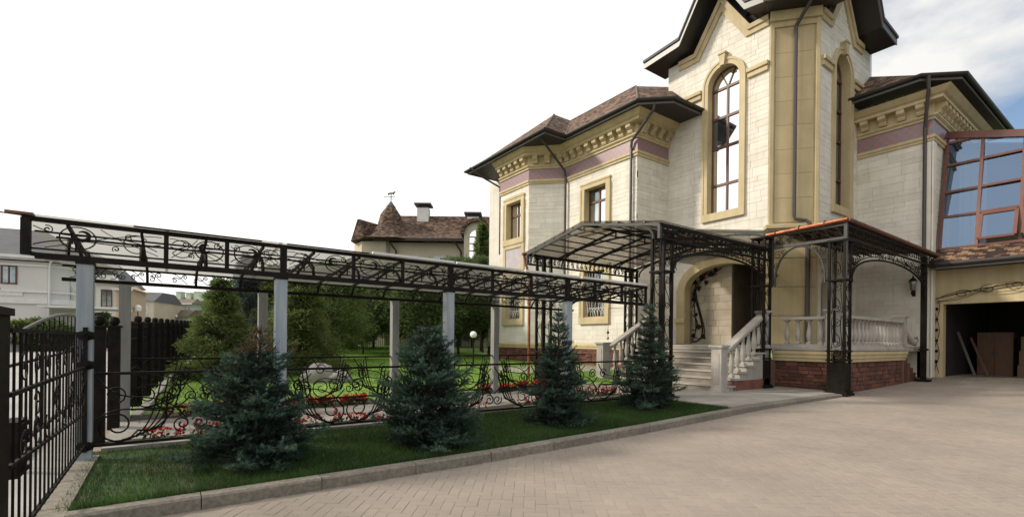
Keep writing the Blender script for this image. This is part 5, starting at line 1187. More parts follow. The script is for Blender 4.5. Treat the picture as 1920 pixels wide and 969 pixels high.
# ================================================================== VEGETATION
def unit(v): return v / np.maximum(1e-9, np.linalg.norm(v, axis=-1, keepdims=True))
def needles_along(P0, P1, per_m, ln, wd, spread, r0=0.0):
    """needles (triangles) along many straight twigs P0->P1"""
    D = P1 - P0; L = np.linalg.norm(D, axis=1); cnt = np.maximum(2, (L * per_m).astype(int)); idx = np.repeat(np.arange(len(L)), cnt); n = len(idx)
    f = RNG.random(n); base = P0[idx] + D[idx] * f[:, None]; d = unit(D[idx]); r = RNG.normal(0, 1, (n, 3)); r = unit(r - d * np.sum(r * d, 1, keepdims=True))
    dirn = unit(d * RNG.uniform(.25, 1.0, n)[:, None] + r * spread + np.array([0, 0, .12])); side = unit(np.cross(dirn, RNG.normal(0, 1, (n, 3)))) * (wd / 2)
    l = ln * RNG.uniform(.7, 1.2, n); v = np.empty((n, 3, 3)); v[:, 0] = base - side; v[:, 1] = base + side; v[:, 2] = base + dirn * l[:, None]
    return v.reshape(-1, 3), idx
def spruce(name, x, y, h, R, label, seed, dens=1.0, brown_top=0.0, lean=(0, 0), low=.02, ln=.027, shape=.85, leader=.16):
    global RNG
    keep = RNG; RNG = np.random.default_rng(seed); rg = random.Random(seed); z0 = zg(x, y); root = thing(name, label, 'tree', group='young blue spruces along the driveway kerb')
    tw0 = []; tw1 = []; shade = []; tr = MB(); st = MB()
    tr.tube([(x, y, z0 - .05), (x + lean[0] * .5, y + lean[1] * .5, z0 + h * .5), (x + lean[0], y + lean[1], z0 + h * .97)], [.035, .022, .006], 6); tr.build('trunk', 'bark', root)
    z = low * h + .03
    while z < h * (1 - leader * .5):
        t = z / h; L = R * max(.07, (1 - t) ** shape) * (1 + .14 * math.sin(z * 26 + seed)); k = max(5, int(round((10 - 4 * t) * dens))); off = rg.uniform(0, 6)
        for i in range(k):
            a = off + 2 * PI * i / k + rg.uniform(-.3, .3); l = L * rg.uniform(.6, 1.24); el = -.10 + .85 * t + rg.uniform(-.15, .15)
            prev = np.array([x + lean[0] * t, y + lean[1] * t, z0 + z + rg.uniform(-.02, .02)]); ns = max(3, int(l / .055)); pts = [prev]
            for s_ in range(ns):
                f = (s_ + 1) / ns; e = el + (.55 * f * f - .25 * math.sin(f * PI)) * (1 - t * .5); step = l / ns
                prev = prev + np.array([math.cos(a) * math.cos(e), math.sin(a) * math.cos(e), math.sin(e)]) * step; pts.append(prev)
            st.tube([tuple(p) for p in pts[::max(1, len(pts) // 4)]], .006, 3)
            for s_ in range(len(pts) - 1):
                f = s_ / ns
                if f > .12: tw0.append(pts[s_]); tw1.append(pts[s_ + 1])
                if f < .18: continue
                for sd in (-1, 1, 0):
                    if rg.random() < (.28 if sd else .6): continue
                    aa = a + sd * rg.uniform(.6, 1.1) + (rg.uniform(-.4, .4) if sd == 0 else 0); tl = min(.26, l * (1.05 - f) * rg.uniform(.35, .6) + .05); e = rg.uniform(-.2, .45) + t * .3 + (.7 if sd == 0 else 0)
                    d = np.array([math.cos(aa) * math.cos(e), math.sin(aa) * math.cos(e), math.sin(e)]); m1 = pts[s_] + d * tl * .55; d2 = d + np.array([math.cos(a) * .4, math.sin(a) * .4, .22]); m2 = m1 + d2 * tl * .40
                    tw0 += [pts[s_], m1]; tw1 += [m1, m2]
                    if tl > .10:
                        for sd2 in (-1, 1):
                            ab = aa + sd2 * rg.uniform(.6, 1.0); d3 = np.array([math.cos(ab), math.sin(ab), rg.uniform(-.1, .5)]); q = pts[s_] + d * tl * rg.uniform(.25, .6); tw0.append(q); tw1.append(q + d3 * max(.045, tl * .42))
        z += (.062 + .03 * rg.random()) * h / 1.55 / dens ** .4
    for k in range(7):                        # leader
        tw0.append(np.array([x + lean[0], y + lean[1], z0 + h * (1 - leader * (1 - k / 7))])); tw1.append(np.array([x + lean[0], y + lean[1], z0 + h * (1 - leader * (1 - (k + 1) / 7))]))
    P0, P1 = np.array(tw0), np.array(tw1); P0 += RNG.normal(0, .004, P0.shape)
    vs, idx = needles_along(P0, P1, 430, ln, .0056, 1.0)
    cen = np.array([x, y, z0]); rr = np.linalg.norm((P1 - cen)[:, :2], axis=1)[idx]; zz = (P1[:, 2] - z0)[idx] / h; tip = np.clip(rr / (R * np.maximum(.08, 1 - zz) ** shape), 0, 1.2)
    shoot = RNG.random(len(P0))[idx]; rn = np.clip(.0 + 1.0 * tip ** 2.2 * (.15 + .85 * shoot) * RNG.uniform(.8, 1.1, len(tip)), 0, 1); print(name, len(idx))  # crown shade painted in: needles darken towards the trunk, outer shoots stay paler
    if brown_top > 0:
        br = (zz > 1 - brown_top) & (RNG.random(len(zz)) < .75); V3 = vs.reshape(-1, 3, 3)
        kb = np.nonzero(br)[0]; kb = kb[RNG.random(len(kb)) < .26]; np_mesh('dead_needles', V3[kb].reshape(-1, 3), 3, 'needle_brown', root); vs = V3[~br].reshape(-1, 3); rn = rn[~br]
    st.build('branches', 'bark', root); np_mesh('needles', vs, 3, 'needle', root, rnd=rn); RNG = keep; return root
spruce('blue_spruce', .80, 5.95, 1.55, .74, 'widest blue spruce with a dead brown tip, nearest the gate', 101, 1.0, brown_top=.22, shape=.78, low=.05, lean=(.06, 0))
spruce('blue_spruce', 2.80, 5.75, 1.56, .76, 'dense dark blue spruce in front of the second pair of posts', 102, 1.05, shape=.62, leader=.12)
spruce('blue_spruce', 5.12, 5.85, 1.86, .62, 'slim blue spruce with a bare spiky upper third, third from the gate', 103, .95, shape=.80, leader=.14)
spruce('blue_spruce', 7.62, 6.05, 2.10, .70, 'tallest blue spruce beside the front canopy column', 104, .95, shape=.85, leader=.16)
def tree(name, base, h, R, kind, label, seed, mat, trunk_h=.25, n=9000, leaf=.14, group=None, elong=2.2, conical=False, clumps=60, crown_lo=None, cat='tree'):
    rg = np.random.default_rng(seed); b = np.array(base, float); root = thing(name, label, cat, group=group)
    m_ = MB(); top = b + np.array([rg.normal(0, .03) * h, rg.normal(0, .03) * h, h * .93]); tr = max(.03, h * .016)
    pts = [b + (top - b) * f + np.array([math.sin(f * 5 + seed) * .012 * h, math.cos(f * 4 + seed) * .012 * h, 0]) * (f > 0) for f in np.linspace(0, 1, 7)]
    m_.tube([tuple(p) for p in pts], [tr * (1 - .85 * f) for f in np.linspace(0, 1, 7)], 7)
    cl = []; lo = trunk_h if crown_lo is None else crown_lo
    if conical:                          # spindly leader
        for q_ in np.linspace(.80, 1.0, 9): cl.append((b + (top - b) * q_ * 1.06, .02))
    for k in range(clumps * (2 if conical else 1)):
        f = lo + (1 - lo) * rg.random() ** (1.15 if conical else .9); 
        prof = (1 - (f - lo) / (1 - lo)) ** .8 + .05 if conical else math.sin(PI * (.12 + .85 * (f - lo) / (1 - lo))) ** .7
        a = rg.uniform(0, 2 * PI); r = R * prof * rg.uniform(.45, 1.05); c = b + np.array([math.cos(a) * r, math.sin(a) * r, f * h]); s0 = b + (top - b) * max(lo * .6, f - .12); cl.append((c, prof))
        mid = (s0 + c) / 2 + np.array([0, 0, .04 * h]); m_.tube([tuple(s0), tuple(mid), tuple(c)], [tr * .35, tr * .22, tr * .08], 4)
    m_.build('trunk', 'bark', root)
    C = np.array([c for c, _ in cl]); pr = np.array([p for _, p in cl]); idx = rg.integers(0, len(cl), n); sz = R * ((.20 + .20 * pr[idx]) if not conical else (.08 + .20 * pr[idx]))
    off = rg.normal(0, 1, (n, 3)); off = unit(off) * (rg.random(n) ** .5)[:, None] * sz[:, None] * np.array([1.15, 1.15, .62 if not conical else .5]); P = C[idx] + off
    out = unit((P - b) * np.array([1, 1, .0]) + 1e-6); d = unit(out * .8 + rg.normal(0, .6, (n, 3)) + np.array([0, 0, .05 if not conical else -.12])); sd = unit(np.cross(d, rg.normal(0, 1, (n, 3)))); l = leaf * rg.uniform(.6, 1.3, n)[:, None]; w = l / elong
    v = np.empty((n, 4, 3)); v[:, 0] = P; v[:, 1] = P + d * l * .5 + sd * w * .5; v[:, 2] = P + d * l; v[:, 3] = P + d * l * .5 - sd * w * .5
    bright = np.clip(rg.normal(.5, .18, len(cl)), 0, 1)[idx] * .6 + .4 * rg.random(n)
    np_mesh('crown', v.reshape(-1, 3), 4, mat, root, rnd=bright); return root
def gp_(u, d): p = at(u, d); return (p.x, p.y, zg(p.x, p.y))
BG = 'trees at the far end of the garden'
tree('garden_pine', gp_(412, 13.5), 2.75, 1.0, 0, 'bushy light olive conifer with a spindly top beside the fence', 1, 'leaf_olive', n=26000, leaf=.13, elong=5, conical=True, clumps=150, crown_lo=.02, group=BG)
tree('garden_spruce', gp_(462, 16.5), 3.9, .95, 0, 'blue grey spruce with a thin pointed top behind the olive conifer', 2, 'leaf_blue', n=16000, leaf=.12, elong=5, conical=True, clumps=110, crown_lo=.03, group=BG)
tree('garden_larch', gp_(510, 19), 3.9, 1.4, 0, 'tall pale yellow green larch behind the second walkway post', 3, 'leaf_yellow', n=20000, leaf=.14, elong=4, conical=True, clumps=120, crown_lo=.05, group=BG)
tree('garden_larch', gp_(565, 15.5), 3.3, 1.25, 0, 'broad green larch just right of the second front post', 4, 'leaf_olive', n=26000, leaf=.13, elong=4, conical=True, clumps=150, crown_lo=.03, group=BG)
tree('garden_larch', gp_(625, 21), 4.1, 1.5, 0, 'rounded mid green larch left of the boulders', 5, 'leaf_green', n=20000, leaf=.15, elong=3.5, clumps=120, trunk_h=.12, group=BG)
tree('garden_tree', gp_(680, 25), 4.4, 1.6, 0, 'dark tree left of the lawn clearing', 6, 'leaf_dark', n=17000, leaf=.17, elong=3, clumps=100, trunk_h=.18, group=BG)
tree('garden_tree', gp_(745, 27), 5.0, 2.3, 0, 'light green tree standing over the far fence', 7, 'leaf_green', n=22000, leaf=.18, elong=3, clumps=120, trunk_h=.25, group=BG)
tree('garden_tree', gp_(700, 33), 5.4, 2.4, 0, 'green tree far behind the lawn clearing', 8, 'leaf_green', n=15000, leaf=.22, elong=2.6, clumps=90, trunk_h=.22, group=BG)
tree('garden_tree', gp_(800, 24), 4.6, 1.9, 0, 'dark tree behind the second driveway spruce', 9, 'leaf_dark', n=20000, leaf=.17, elong=3, clumps=110, trunk_h=.25, group=BG)
tree('garden_tree', gp_(860, 27), 5.2, 2.2, 0, 'deep green tree behind the globe lamp', 10, 'leaf_dark', n=20000, leaf=.18, elong=3, clumps=110, trunk_h=.28, group=BG)
tree('garden_tree', gp_(905, 31), 6.0, 1.9, 0, 'dark tree close to the bay of the house', 11, 'leaf_dark', n=16000, leaf=.2, elong=3, clumps=100, trunk_h=.22, group=BG)
tree('garden_tree', gp_(835, 36), 5.8, 2.6, 0, 'hazy green tree behind the far fence near the bay', 12, 'leaf_green', n=15000, leaf=.24, elong=2.6, clumps=90, trunk_h=.2, group=BG)
tree('garden_tree', gp_(600, 34), 5.6, 2.6, 0, 'green tree beyond the larches towards the street', 13, 'leaf_green', n=15000, leaf=.24, elong=2.6, clumps=90, trunk_h=.15, group=BG)
tree('garden_tree', gp_(770, 42), 6.4, 3.2, 0, 'large pale tree in front of the neighbouring house', 14, 'leaf_olive', n=14000, leaf=.28, elong=2.4, clumps=90, trunk_h=.15, group=BG)
tree('garden_tree', gp_(530, 40), 6.0, 3.0, 0, 'distant green tree between the walkway posts', 17, 'leaf_green', n=12000, leaf=.28, elong=2.4, clumps=90, trunk_h=.1, group=BG)
tree('garden_tree', gp_(655, 31), 4.9, 2.1, 0, 'mid green tree filling the gap right of the larches', 21, 'leaf_green', n=16000, leaf=.2, elong=3, clumps=100, trunk_h=.08, group=BG)
tree('garden_tree', gp_(475, 27), 4.2, 1.7, 0, 'low green tree behind the blue grey spruce', 22, 'leaf_green', n=15000, leaf=.18, elong=3, clumps=100, trunk_h=.06, group=BG)
tree('garden_tree', gp_(560, 27), 4.4, 1.8, 0, 'dense dark tree behind the broad larch', 23, 'leaf_dark', n=16000, leaf=.18, elong=3, clumps=100, trunk_h=.06, group=BG)
tree('garden_tree', gp_(885, 40), 6.0, 2.6, 0, 'dark tree filling the view between lamp and bay', 24, 'leaf_dark', n=14000, leaf=.25, elong=2.6, clumps=90, trunk_h=.12, group=BG)
tree('tall_conifer', gp_(903, 33), 8.6, 1.15, 0, 'tall slender conifer rising in front of the arched dormer', 15, 'leaf_green', n=20000, leaf=.22, elong=4, conical=True, clumps=170, crown_lo=.2, group=BG)
for i, (u, d, h, R, lb) in enumerate(((35, 30, 1.9, 1.2, 'bright green clipped shrub in front of the cream house at far left'), (80, 31, 2.1, 1.4, 'dark bush right of the bright shrub across the street'), (185, 38, 3.0, 1.2, 'dark hedge bush behind the fence pillar'), (246, 60, 3.4, 1.5, 'small dark tree far down the street'), (292, 75, 3.0, 2.0, 'low bush in front of the mint green house'))):
    p = at(u, d); tree('street_shrub', (p.x, p.y, .35), h, R, 0, lb, 60 + i, 'leaf_yellow' if i == 0 else 'leaf_dark', n=7000, leaf=.2, elong=2, clumps=50, trunk_h=.05, group='shrubs across the street', cat='shrub')
# ================================================================== BUILDINGS BEYOND THE GARDEN
class Loc:                                   # local building frame: r to the right, q away, turned by ang
    def __init__(s, u, d, ang=0.0): s.o = at(u, d); c, si = math.cos(ang), math.sin(ang); s.r = RT * c + FW * si; s.q = FW * c - RT * si
    def p(s, r, q, z): v = s.o + s.r * r + s.q * q; return V((v.x, v.y, z))
    def box(s, mb, r0, r1, q0, q1, z0, z1): return mb.hexa([s.p(r0, q0, z0), s.p(r1, q0, z0), s.p(r1, q1, z0), s.p(r0, q1, z0), s.p(r0, q0, z1), s.p(r1, q0, z1), s.p(r1, q1, z1), s.p(r0, q1, z1)])
def window_far(L, root, r0, r1, z0, z1, q=0.0, frame='white_paint', glass='dark_glass'):
    m_ = MB(); f_ = .09
    for a, b, c, d in ((r0, r0 + f_, z0, z1), (r1 - f_, r1, z0, z1), (r0, r1, z0, z0 + f_), (r0, r1, z1 - f_, z1), ((r0 + r1) / 2 - .04, (r0 + r1) / 2 + .04, z0, z1)): L.box(m_, a, b, q - .06, q + .05, c, d)
    w = m_.build('window', frame, root); L.box(MB(), r0 + .05, r1 - .05, q - .02, q + .04, z0 + .05, z1 - .05).build('pane', glass, w)
def hip(L, root, r0, r1, q0, q1, z, rise, mat, ov=.5, inset=None, name='roof'):
    r0 -= ov; r1 += ov; q0 -= ov; q1 += ov; ins = inset if inset is not None else (q1 - q0) / 2; qm = (q0 + q1) / 2
    a, b, c, d = L.p(r0, q0, z), L.p(r1, q0, z), L.p(r1, q1, z), L.p(r0, q1, z); e, f = L.p(r0 + ins, qm, z + rise), L.p(r1 - ins, qm, z + rise)
    m_ = MB(); m_.poly([a, b, f, e]); m_.poly([b, c, f]); m_.poly([c, d, e, f]); m_.poly([d, a, e]); m_.poly([a, b, c, d][::-1])
    o = m_.build(name, mat, root, uv=True); g = MB(); L.box(g, r0, r1, q0 - .03, q0 + .05, z - .18, z + .02); L.box(g, r0 - .03, r0 + .05, q0, q1, z - .18, z + .02); g.build('gutter', 'soffit' if mat.startswith('shingle') else 'white_paint', o); return o
# --- neighbour behind the garden: brown roof with bell-cast turret, arched dormer, two chimneys
NB = thing('neighbour_house', 'pale neighbouring house with brown roof, turret, weathervane and arched dormer', 'house')
D = 44; L = Loc(790, D); k = D / 905
zz = lambda v, q=0.0: CAMZ + (zat(v, D, 790) - CAMZ) * (D + q) / D
wl = MB(); L.box(wl, -4.6, 8.2, 0, 9, 0, zz(455)); o = wl.build('wall', 'cream', NB)
wl = MB(); wl.prism([L.p(-6.6, 1.2, 0), L.p(-5.4, -.4, 0), L.p(-3.2, -.5, 0), L.p(-2.2, 1.2, 0), L.p(-3.5, 4, 0), L.p(-6.0, 4, 0)], (0, 0, zz(455))); wl.build('bay_wall', 'cream', NB)
ev = zz(451); rg_ = zz(405, 3.2)
m_ = MB()
def roofrow(prof, r0, r1):                    # bell-cast slope facing the garden
    for (qa, za), (qb, zb_) in zip(prof, prof[1:]): m_.poly([L.p(r0, qa, za), L.p(r1, qa, za), L.p(r1, qb, zb_), L.p(r0, qb, zb_)])
prof = [(-.9, ev), (.2, ev + .45), (1.4, ev + 1.2), (3.2, rg_)]
roofrow(prof, -4.2, 8.8); m_.poly([L.p(-4.2, 3.2, rg_), L.p(8.8, 3.2, rg_), L.p(8.8, 9, ev), L.p(-4.2, 9, ev)])
rf = m_.build('roof', 'shingle_far', NB, uv=True)
MB().bar(L.p(-4.2, -.95, ev - .1), L.p(8.8, -.95, ev - .1), .2, .25).build('gutter', 'soffit', rf)
tu = MB(); TC = (-3.3, 1.6); prf = [(3.6, ev - .05), (2.4, ev + .32), (1.75, ev + .85), (1.25, ev + 1.55), (.95, zz(404, 1.6)), (.42, zz(389, 1.6))]; n = 8
for (ra, za), (rb, zb_) in zip(prf, prf[1:]):
    for i in range(n):
        a0, a1 = 2 * PI * (i + .5) / n, 2 * PI * (i + 1.5) / n; tu.poly([L.p(TC[0] + ra * math.cos(a0), TC[1] + ra * math.sin(a0), za), L.p(TC[0] + ra * math.cos(a1), TC[1] + ra * math.sin(a1), za), L.p(TC[0] + rb * math.cos(a1), TC[1] + rb * math.sin(a1), zb_), L.p(TC[0] + rb * math.cos(a0), TC[1] + rb * math.sin(a0), zb_)])
tu.poly([L.p(TC[0] + 3.6 * math.cos(2 * PI * (i + .5) / n), TC[1] + 3.6 * math.sin(2 * PI * (i + .5) / n), ev - .06) for i in range(n)])
to = tu.build('turret_roof', 'shingle_far', NB, uv=True)
cp = MB()
for i in range(n):
    a0, a1 = 2 * PI * (i + .5) / n, 2 * PI * (i + 1.5) / n; cp.poly([L.p(TC[0] + .46 * math.cos(a0), TC[1] + .46 * math.sin(a0), zz(389, 1.6)), L.p(TC[0] + .46 * math.cos(a1), TC[1] + .46 * math.sin(a1), zz(389, 1.6)), L.p(TC[0], TC[1], zz(377, 1.6))])
cp.build('turret_cap', 'slate', to)
vz = zz(377, 1.6); vn = MB().bar(L.p(TC[0], TC[1], vz - .2), L.p(TC[0], TC[1], vz + .75), .06).bar(L.p(TC[0] - .7, TC[1], vz + .35), L.p(TC[0] + .4, TC[1], vz + .35), .04)
vn.prism([L.p(TC[0] + a * .7, TC[1], vz + .55 + b * .7) for a, b in ((-.45, .0), (-.38, .25), (-.1, .3), (.3, .32), (.45, .5), (.6, .42), (.45, .25), (.3, -.02), (.2, .15), (-.2, .12), (-.35, -.05))], L.q * .06); vn.build('weathervane', 'iron', NB)
swg = MB(); swg.poly([L.p(-7.0, .6, ev), L.p(-4.4, .6, ev), L.p(-4.4, .6, ev + .1)]); gbl = MB()
gbl.hexa([L.p(-6.6, .2, ev - .1), L.p(-5.2, -.2, ev - .1), L.p(-5.2, 3, ev - .1), L.p(-6.6, 3, ev - .1), L.p(-6.0, .2, zz(411)), L.p(-5.8, .2, zz(411)), L.p(-4.2, 3, zz(411)), L.p(-4.4, 3, zz(411))]).build('side_gable', 'shingle_far', NB, uv=True)
for u, va, vb, w, q, nm in ((792, 384, 410, .55, 3.0, 'chimney'), (885, 400, 428, .58, 3.4, 'chimney')):
    r = (u - 790) * k + (u - 960) / 905 * q; m_ = MB(); L.box(m_, r - w, r + w, q - .5, q + .5, zz(vb, q) - .8, zz(va + 8, q)); c_ = m_.build(nm, 'white_paint', NB); m_ = MB(); L.box(m_, r - w - .25, r + w + .25, q - .75, q + .75, zz(va + 3, q), zz(va, q)); L.box(m_, r - w + .1, r + w - .1, q - .4, q + .4, zz(va + 9, q), zz(va + 3, q)); m_.build('chimney_cap', 'iron_grey', c_)
rc = (894 - 790) * k; m_ = MB(); R_o = 1.12; zc = zz(445)
q_ = [(rc - R_o, zz(500)), (rc + R_o, zz(500))] + [(rc + R_o * math.cos(t), zc + R_o * math.sin(t)) for t in np.linspace(0, PI, 13)]
m_.prism([L.p(a, -1.4, z) for a, z in q_], L.q * .4); dm = m_.build('dormer_wall', 'cream', NB)
m_ = MB()
for i in range(14):
    t0, t1 = PI * i / 14, PI * (i + 1) / 14; qq = [(rc + r * math.cos(t), zc + r * math.sin(t)) for r, t in ((R_o, t0), (R_o + .28, t0), (R_o + .28, t1), (R_o, t1))]
    m_.hexa([L.p(a, -1.75, z) for a, z in qq] + [L.p(a, 2.6, z) for a, z in qq])
m_.build('dormer_roof', 'shingle_far', NB, uv=True)
m_ = MB(); qq = [(rc - .62, zz(490)), (rc + .62, zz(490))] + [(rc + .62 * math.cos(t), zz(450) + .62 * math.sin(t)) for t in np.linspace(0, PI, 9)]; m_.prism([L.p(a, -1.5, z) for a, z in qq], L.q * .05); dw = m_.build('dormer_window', 'glass', NB)
m_ = MB()
for v in (450, 462, 475): m_.bar(L.p(rc - .62, -1.53, zz(v)), L.p(rc + .62, -1.53, zz(v)), .07)
m_.bar(L.p(rc, -1.53, zz(490)), L.p(rc, -1.53, zz(437)), .07).build('muntin', 'window_wood', dw)
for r in (-2.35, 3.55): MB().tube([L.p(r - .6, -.9, ev - .1), L.p(r, -.2, ev - 1.0), L.p(r, -.15, 0)], .09, 6).build('downpipe', 'pipe', NB)
MB().bar(L.p(5.2, 2.5, rg_ - .6), L.p(5.2, 2.5, zz(398)), .05).bar(L.p(4.9, 2.5, zz(410)), L.p(5.5, 2.5, zz(410)), .04).build('roof_aerial', 'iron', NB)
for r0 in (-1.5, 1.0): window_far(L, NB, r0, r0 + 1.2, zz(520), zz(480), 0)
# grey stone house with shingled gambrel seen under the walkway roof
GH = thing('grey_stone_house', 'grey stone house with arched roof seen under the walkway roof', 'house')
D = 60; L = Loc(630, D); k = D / 905; zq = lambda v: zat(v, D, 630)
m_ = MB(); L.box(m_, -3.5, 5.5, 0, 8, 0, zq(520)); m_.build('wall', 'cream_white', GH); hip(L, GH, -3.5, 5.5, 0, 8, zq(520), 3.2, 'slate', .6)
m_ = MB(); m_.prism([L.p(a, -1.0, z) for a, z in [(-2.5 + 2 * 0, zq(525)), (2.5, zq(525))] + [(2.5 * math.cos(t), zq(510) + 1.6 * math.sin(t)) for t in np.linspace(0, PI, 9)]], L.q * 3); m_.build('round_gable', 'cream_white', GH)
m_ = MB(); L.box(m_, -3.6, 5.6, -.15, 0, zq(545), zq(540)); m_.build('string_course', 'white_paint', GH)
for r0 in (-2.2, .3, 2.8): window_far(L, GH, r0, r0 + 1.3, zq(570), zq(548), 0)
# red chimneyed house glimpsed behind the larches
RH = thing('red_chimney_house', 'house with dark roof and red brick chimney behind the blue grey spruce', 'house')
L = Loc(470, 70); z_ = lambda v: zat(v, 70, 470)
m_ = MB(); L.box(m_, -4, 7, 0, 8, 0, z_(550)); m_.build('wall', 'cream', RH); ro = hip(L, RH, -4, 7, 0, 8, z_(550), 2.2, 'slate', .6); m_ = MB(); L.box(m_, .2, 1.4, 3, 4.2, z_(545), z_(518)); L.box(m_, 2.2, 3.4, 3, 4.2, z_(545), z_(515)); m_.build('chimney', 'red_roof', ro)
for r0 in (-2.8, 1.0, 4.0): window_far(L, RH, r0, r0 + 1.3, z_(585), z_(565), 0)
# --- cream house across the street, far left
CH = thing('cream_street_house', 'two storey cream house with slate roof across the street at far left', 'house')
D = 34; L = Loc(88, D, math.radians(24)); zq = lambda v: zat(v, D, 60)
Hc = zq(492)
m_ = MB(); L.box(m_, -14, 0, 0, 9, 0, Hc); m_.build('wall', 'cream_white', CH)
m_ = MB(); m_.prism([L.p(0, 0, 0), L.p(.9, .7, 0), L.p(1.3, 2.4, 0), L.p(1.0, 4.4, 0), L.p(0, 5.2, 0)], (0, 0, Hc)); m_.build('bay_wall', 'cream_white', CH)
for i, (qa, qb) in enumerate(((.9, 1.5), (1.8, 2.4), (2.8, 3.4))): MB().hexa([L.p(1.02 + i * .12, qa, zq(560)), L.p(1.12 + i * .10, qb, zq(560)), L.p(.8, qb, zq(560)), L.p(.8, qa, zq(560)), L.p(1.02 + i * .12, qa, zq(515)), L.p(1.12 + i * .10, qb, zq(515)), L.p(.8, qb, zq(515)), L.p(.8, qa, zq(515))]).build('bay_window', 'dark_glass', CH)
for v0, v1, e in ((482, 490, .55), (497, 501, .15), (545, 549, .12), (560, 570, .14)):
    m_ = MB(); L.box(m_, -14, .05, -e, .02, zq(v1), zq(v0)); m_.hexa([L.p(0, -e, zq(v1)), L.p(.9 + e * .7, .7 - e, zq(v1)), L.p(1.3 + e, 2.4, zq(v1)), L.p(0, 2.4, zq(v1)), L.p(0, -e, zq(v0)), L.p(.9 + e * .7, .7 - e, zq(v0)), L.p(1.3 + e, 2.4, zq(v0)), L.p(0, 2.4, zq(v0))]); m_.build('moulding', 'white_paint', CH)
hip(L, CH, -14, 1.0, 0, 9, zq(483), 2.6, 'slate', .7, 3.5)
for r0 in (-2.45, -5.2, -8.6): window_far(L, CH, r0, r0 + .85, zq(535), zq(501), 0, 'window_wood'); 
m_ = MB(); L.box(m_, -2.7, -1.3, -.06, 0, zq(556), zq(549)); m_.build('apron_panel', 'white_paint', CH)
m_ = MB(); m_.prism([L.p(.3, 2.0, zq(482)), L.p(2.6, 2.0, zq(482)), L.p(1.45, 2.0, zq(455))], L.q * 5); m_.build('side_gable', 'white_paint', CH)
MB().tube([L.p(.4, -.5, zq(488)), L.p(.15, -.12, zq(496)), L.p(.1, -.12, 0)], .07, 6).build('downpipe', 'white_paint', CH)
m_ = MB(); L.box(m_, .2, 4.5, -2.0, 1.5, zq(578), zq(574)); m_.build('porch_roof', 'white_paint', CH)
PH = thing('peach_street_house', 'peach and cream house with tall arched window behind the second post', 'house')
D = 48; L = Loc(172, D, math.radians(24)); zq = lambda v: zat(v, D, 200)
m_ = MB(); L.box(m_, -1.0, 2.1, 0, 8, 0, zq(528)); m_.build('wall', 'cream_white', PH); m_ = MB(); L.box(m_, 2.1, 3.2, -.6, 5, 0, zq(540)); m_.build('wing_wall', 'peach', PH)
hip(L, PH, -1.0, 2.1, 0, 8, zq(528), 2.2, 'slate', .4, 1.4); m_ = MB(); m_.prism([L.p(.3, -.6, zq(528)), L.p(2.3, -.6, zq(528)), L.p(1.3, -.6, zq(506))], L.q * 4); m_.build('front_gable', 'white_paint', PH)
hip(L, PH, 2.1, 3.2, -.6, 5, zq(540), .5, 'peach', .3, .5)
window_far(L, PH, .7, 1.6, zq(575), zq(542), 0, 'window_wood'); window_far(L, PH, 2.4, 2.95, zq(585), zq(545), -.6)
BH = thing('grey_roof_house', 'cream house with steep grey roof left of the street lamp', 'house')
D = 70; L = Loc(256, D, math.radians(10)); zq = lambda v: zat(v, D, 270)
m_ = MB(); L.box(m_, -1.0, 2.2, 0, 8, 0, zq(563)); m_.build('wall', 'cream', BH); m_ = MB(); m_.hexa([L.p(-1.1, -.3, zq(564)), L.p(2.4, -.3, zq(564)), L.p(2.4, 8, zq(564)), L.p(-1.1, 8, zq(564)), L.p(-.9, 2.5, zq(544)), L.p(2.2, 2.5, zq(545)), L.p(2.2, 6, zq(545)), L.p(-.9, 6, zq(544))]); m_.build('roof', 'slate', BH, uv=True)
window_far(L, BH, .6, 1.4, zq(590), zq(573), 0)
SH = thing('small_cream_house', 'small cream house with grey roof between grey roofed and mint houses', 'house')
D = 85; L = Loc(290, D); zq = lambda v: zat(v, D, 290)
m_ = MB(); L.box(m_, -.8, 2.0, 0, 8, 0, zq(570)); m_.build('wall', 'cream', SH); m_ = MB(); m_.hexa([L.p(-.9, -.3, zq(570)), L.p(2.1, -.3, zq(570)), L.p(2.1, 8, zq(570)), L.p(-.9, 8, zq(570)), L.p(-.8, 3, zq(554)), L.p(2.0, 3, zq(554)), L.p(2.0, 6, zq(554)), L.p(-.8, 6, zq(554))]); m_.build('roof', 'slate', SH, uv=True)
MH = thing('mint_house', 'mint green house with brown hip roof and pale chimneys', 'house')
D = 80; L = Loc(332, D, math.radians(-8)); zq = lambda v: zat(v, D, 335)
m_ = MB(); L.box(m_, -2.9, 2.6, 0, 9, 0, zq(569)); m_.build('wall', 'mint', MH); ro = hip(L, MH, -2.9, 2.6, 0, 9, zq(569), 1.75, 'roof_brown', .5, 2.4)
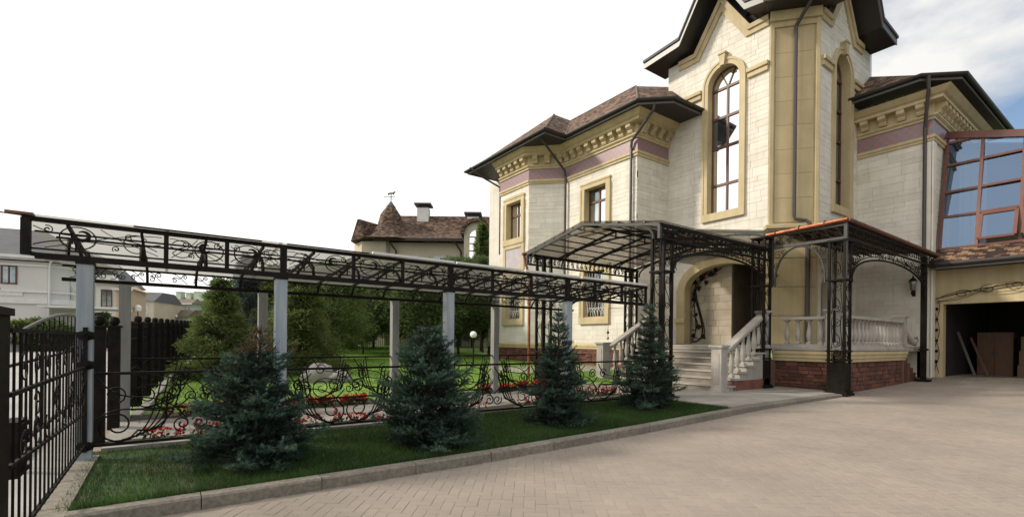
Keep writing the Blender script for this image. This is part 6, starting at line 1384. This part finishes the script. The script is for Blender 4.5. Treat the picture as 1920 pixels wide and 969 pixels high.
for r, a, b in ((-1.9, 545, 558), (.0, 547, 562), (1.5, 545, 556), (2.4, 549, 560)): m_ = MB(); L.box(m_, r - .45, r + .45, 2.2, 3.2, zq(b) - .3, zq(a)); c_ = m_.build('chimney', 'mint', MH); m_ = MB(); L.box(m_, r - .55, r + .55, 2.1, 3.3, zq(a), zq(a) + .12); m_.build('chimney_cap', 'white_paint', c_)
for r0 in (-1.0, 1.1, 1.9): window_far(L, MH, r0, r0 + .6, zq(583), zq(574), 0)
m_ = MB(); m_.hexa([L.p(-1.2, -3.2, zq(596)), L.p(4.6, -3.2, zq(596)), L.p(4.6, 0, zq(596)), L.p(-1.2, 0, zq(596)), L.p(-.2, -1.5, zq(582)), L.p(4.6, -1.5, zq(582)), L.p(4.6, 0, zq(582)), L.p(-.2, 0, zq(582))]); m_.build('porch_roof', 'roof_brown', MH); m_ = MB(); L.box(m_, -.8, 4.4, -2.6, 0, 0, zq(596)); m_.build('porch_wall', 'mint', MH)
m_ = MB(); m_.prism([L.p(.6, -3.3, zq(596)), L.p(3.0, -3.3, zq(596)), L.p(1.8, -3.3, zq(586))], L.q * 2); m_.build('porch_gable', 'white_paint', MH)
FH = thing('far_brown_house', 'distant house with brown roof right of the mint house', 'house')
D = 110; L = Loc(376, D); zq = lambda v: zat(v, D, 376)
m_ = MB(); L.box(m_, -2.5, 5, 0, 8, 0, zq(588)); m_.build('wall', 'cream', FH); hip(L, FH, -2.5, 5, 0, 8, zq(588), 2.0, 'roof_brown', .5)
SL = thing('street_lamp', 'white headed street lamp in front of the cream street houses', 'street lamp')
p = at(258, 50, 0); MB().lathe(p, [(.12, 0), (.06, .3), (.05, zat(584, 50, 258))], 8).build('pole', 'iron_grey', SL); MB().lathe((p.x, p.y, zat(584, 50, 258)), [(.1, 0), (.28, .1), (.32, .5), (.1, .7)], 10).build('lamp_head', 'globe', SL)
SW = thing('street_wall', 'low pale garden wall across the street behind the gate', 'wall')
a_, b_ = at(-60, 27), at(170, 34)
MB().bar((a_.x, a_.y, .55), (b_.x, b_.y, .75), .25, 1.1).build('wall_body', 'cream_white', SW); MB().bar((a_.x, a_.y, 1.14), (b_.x, b_.y, 1.34), .35, .08).build('coping', 'white_paint', SW)
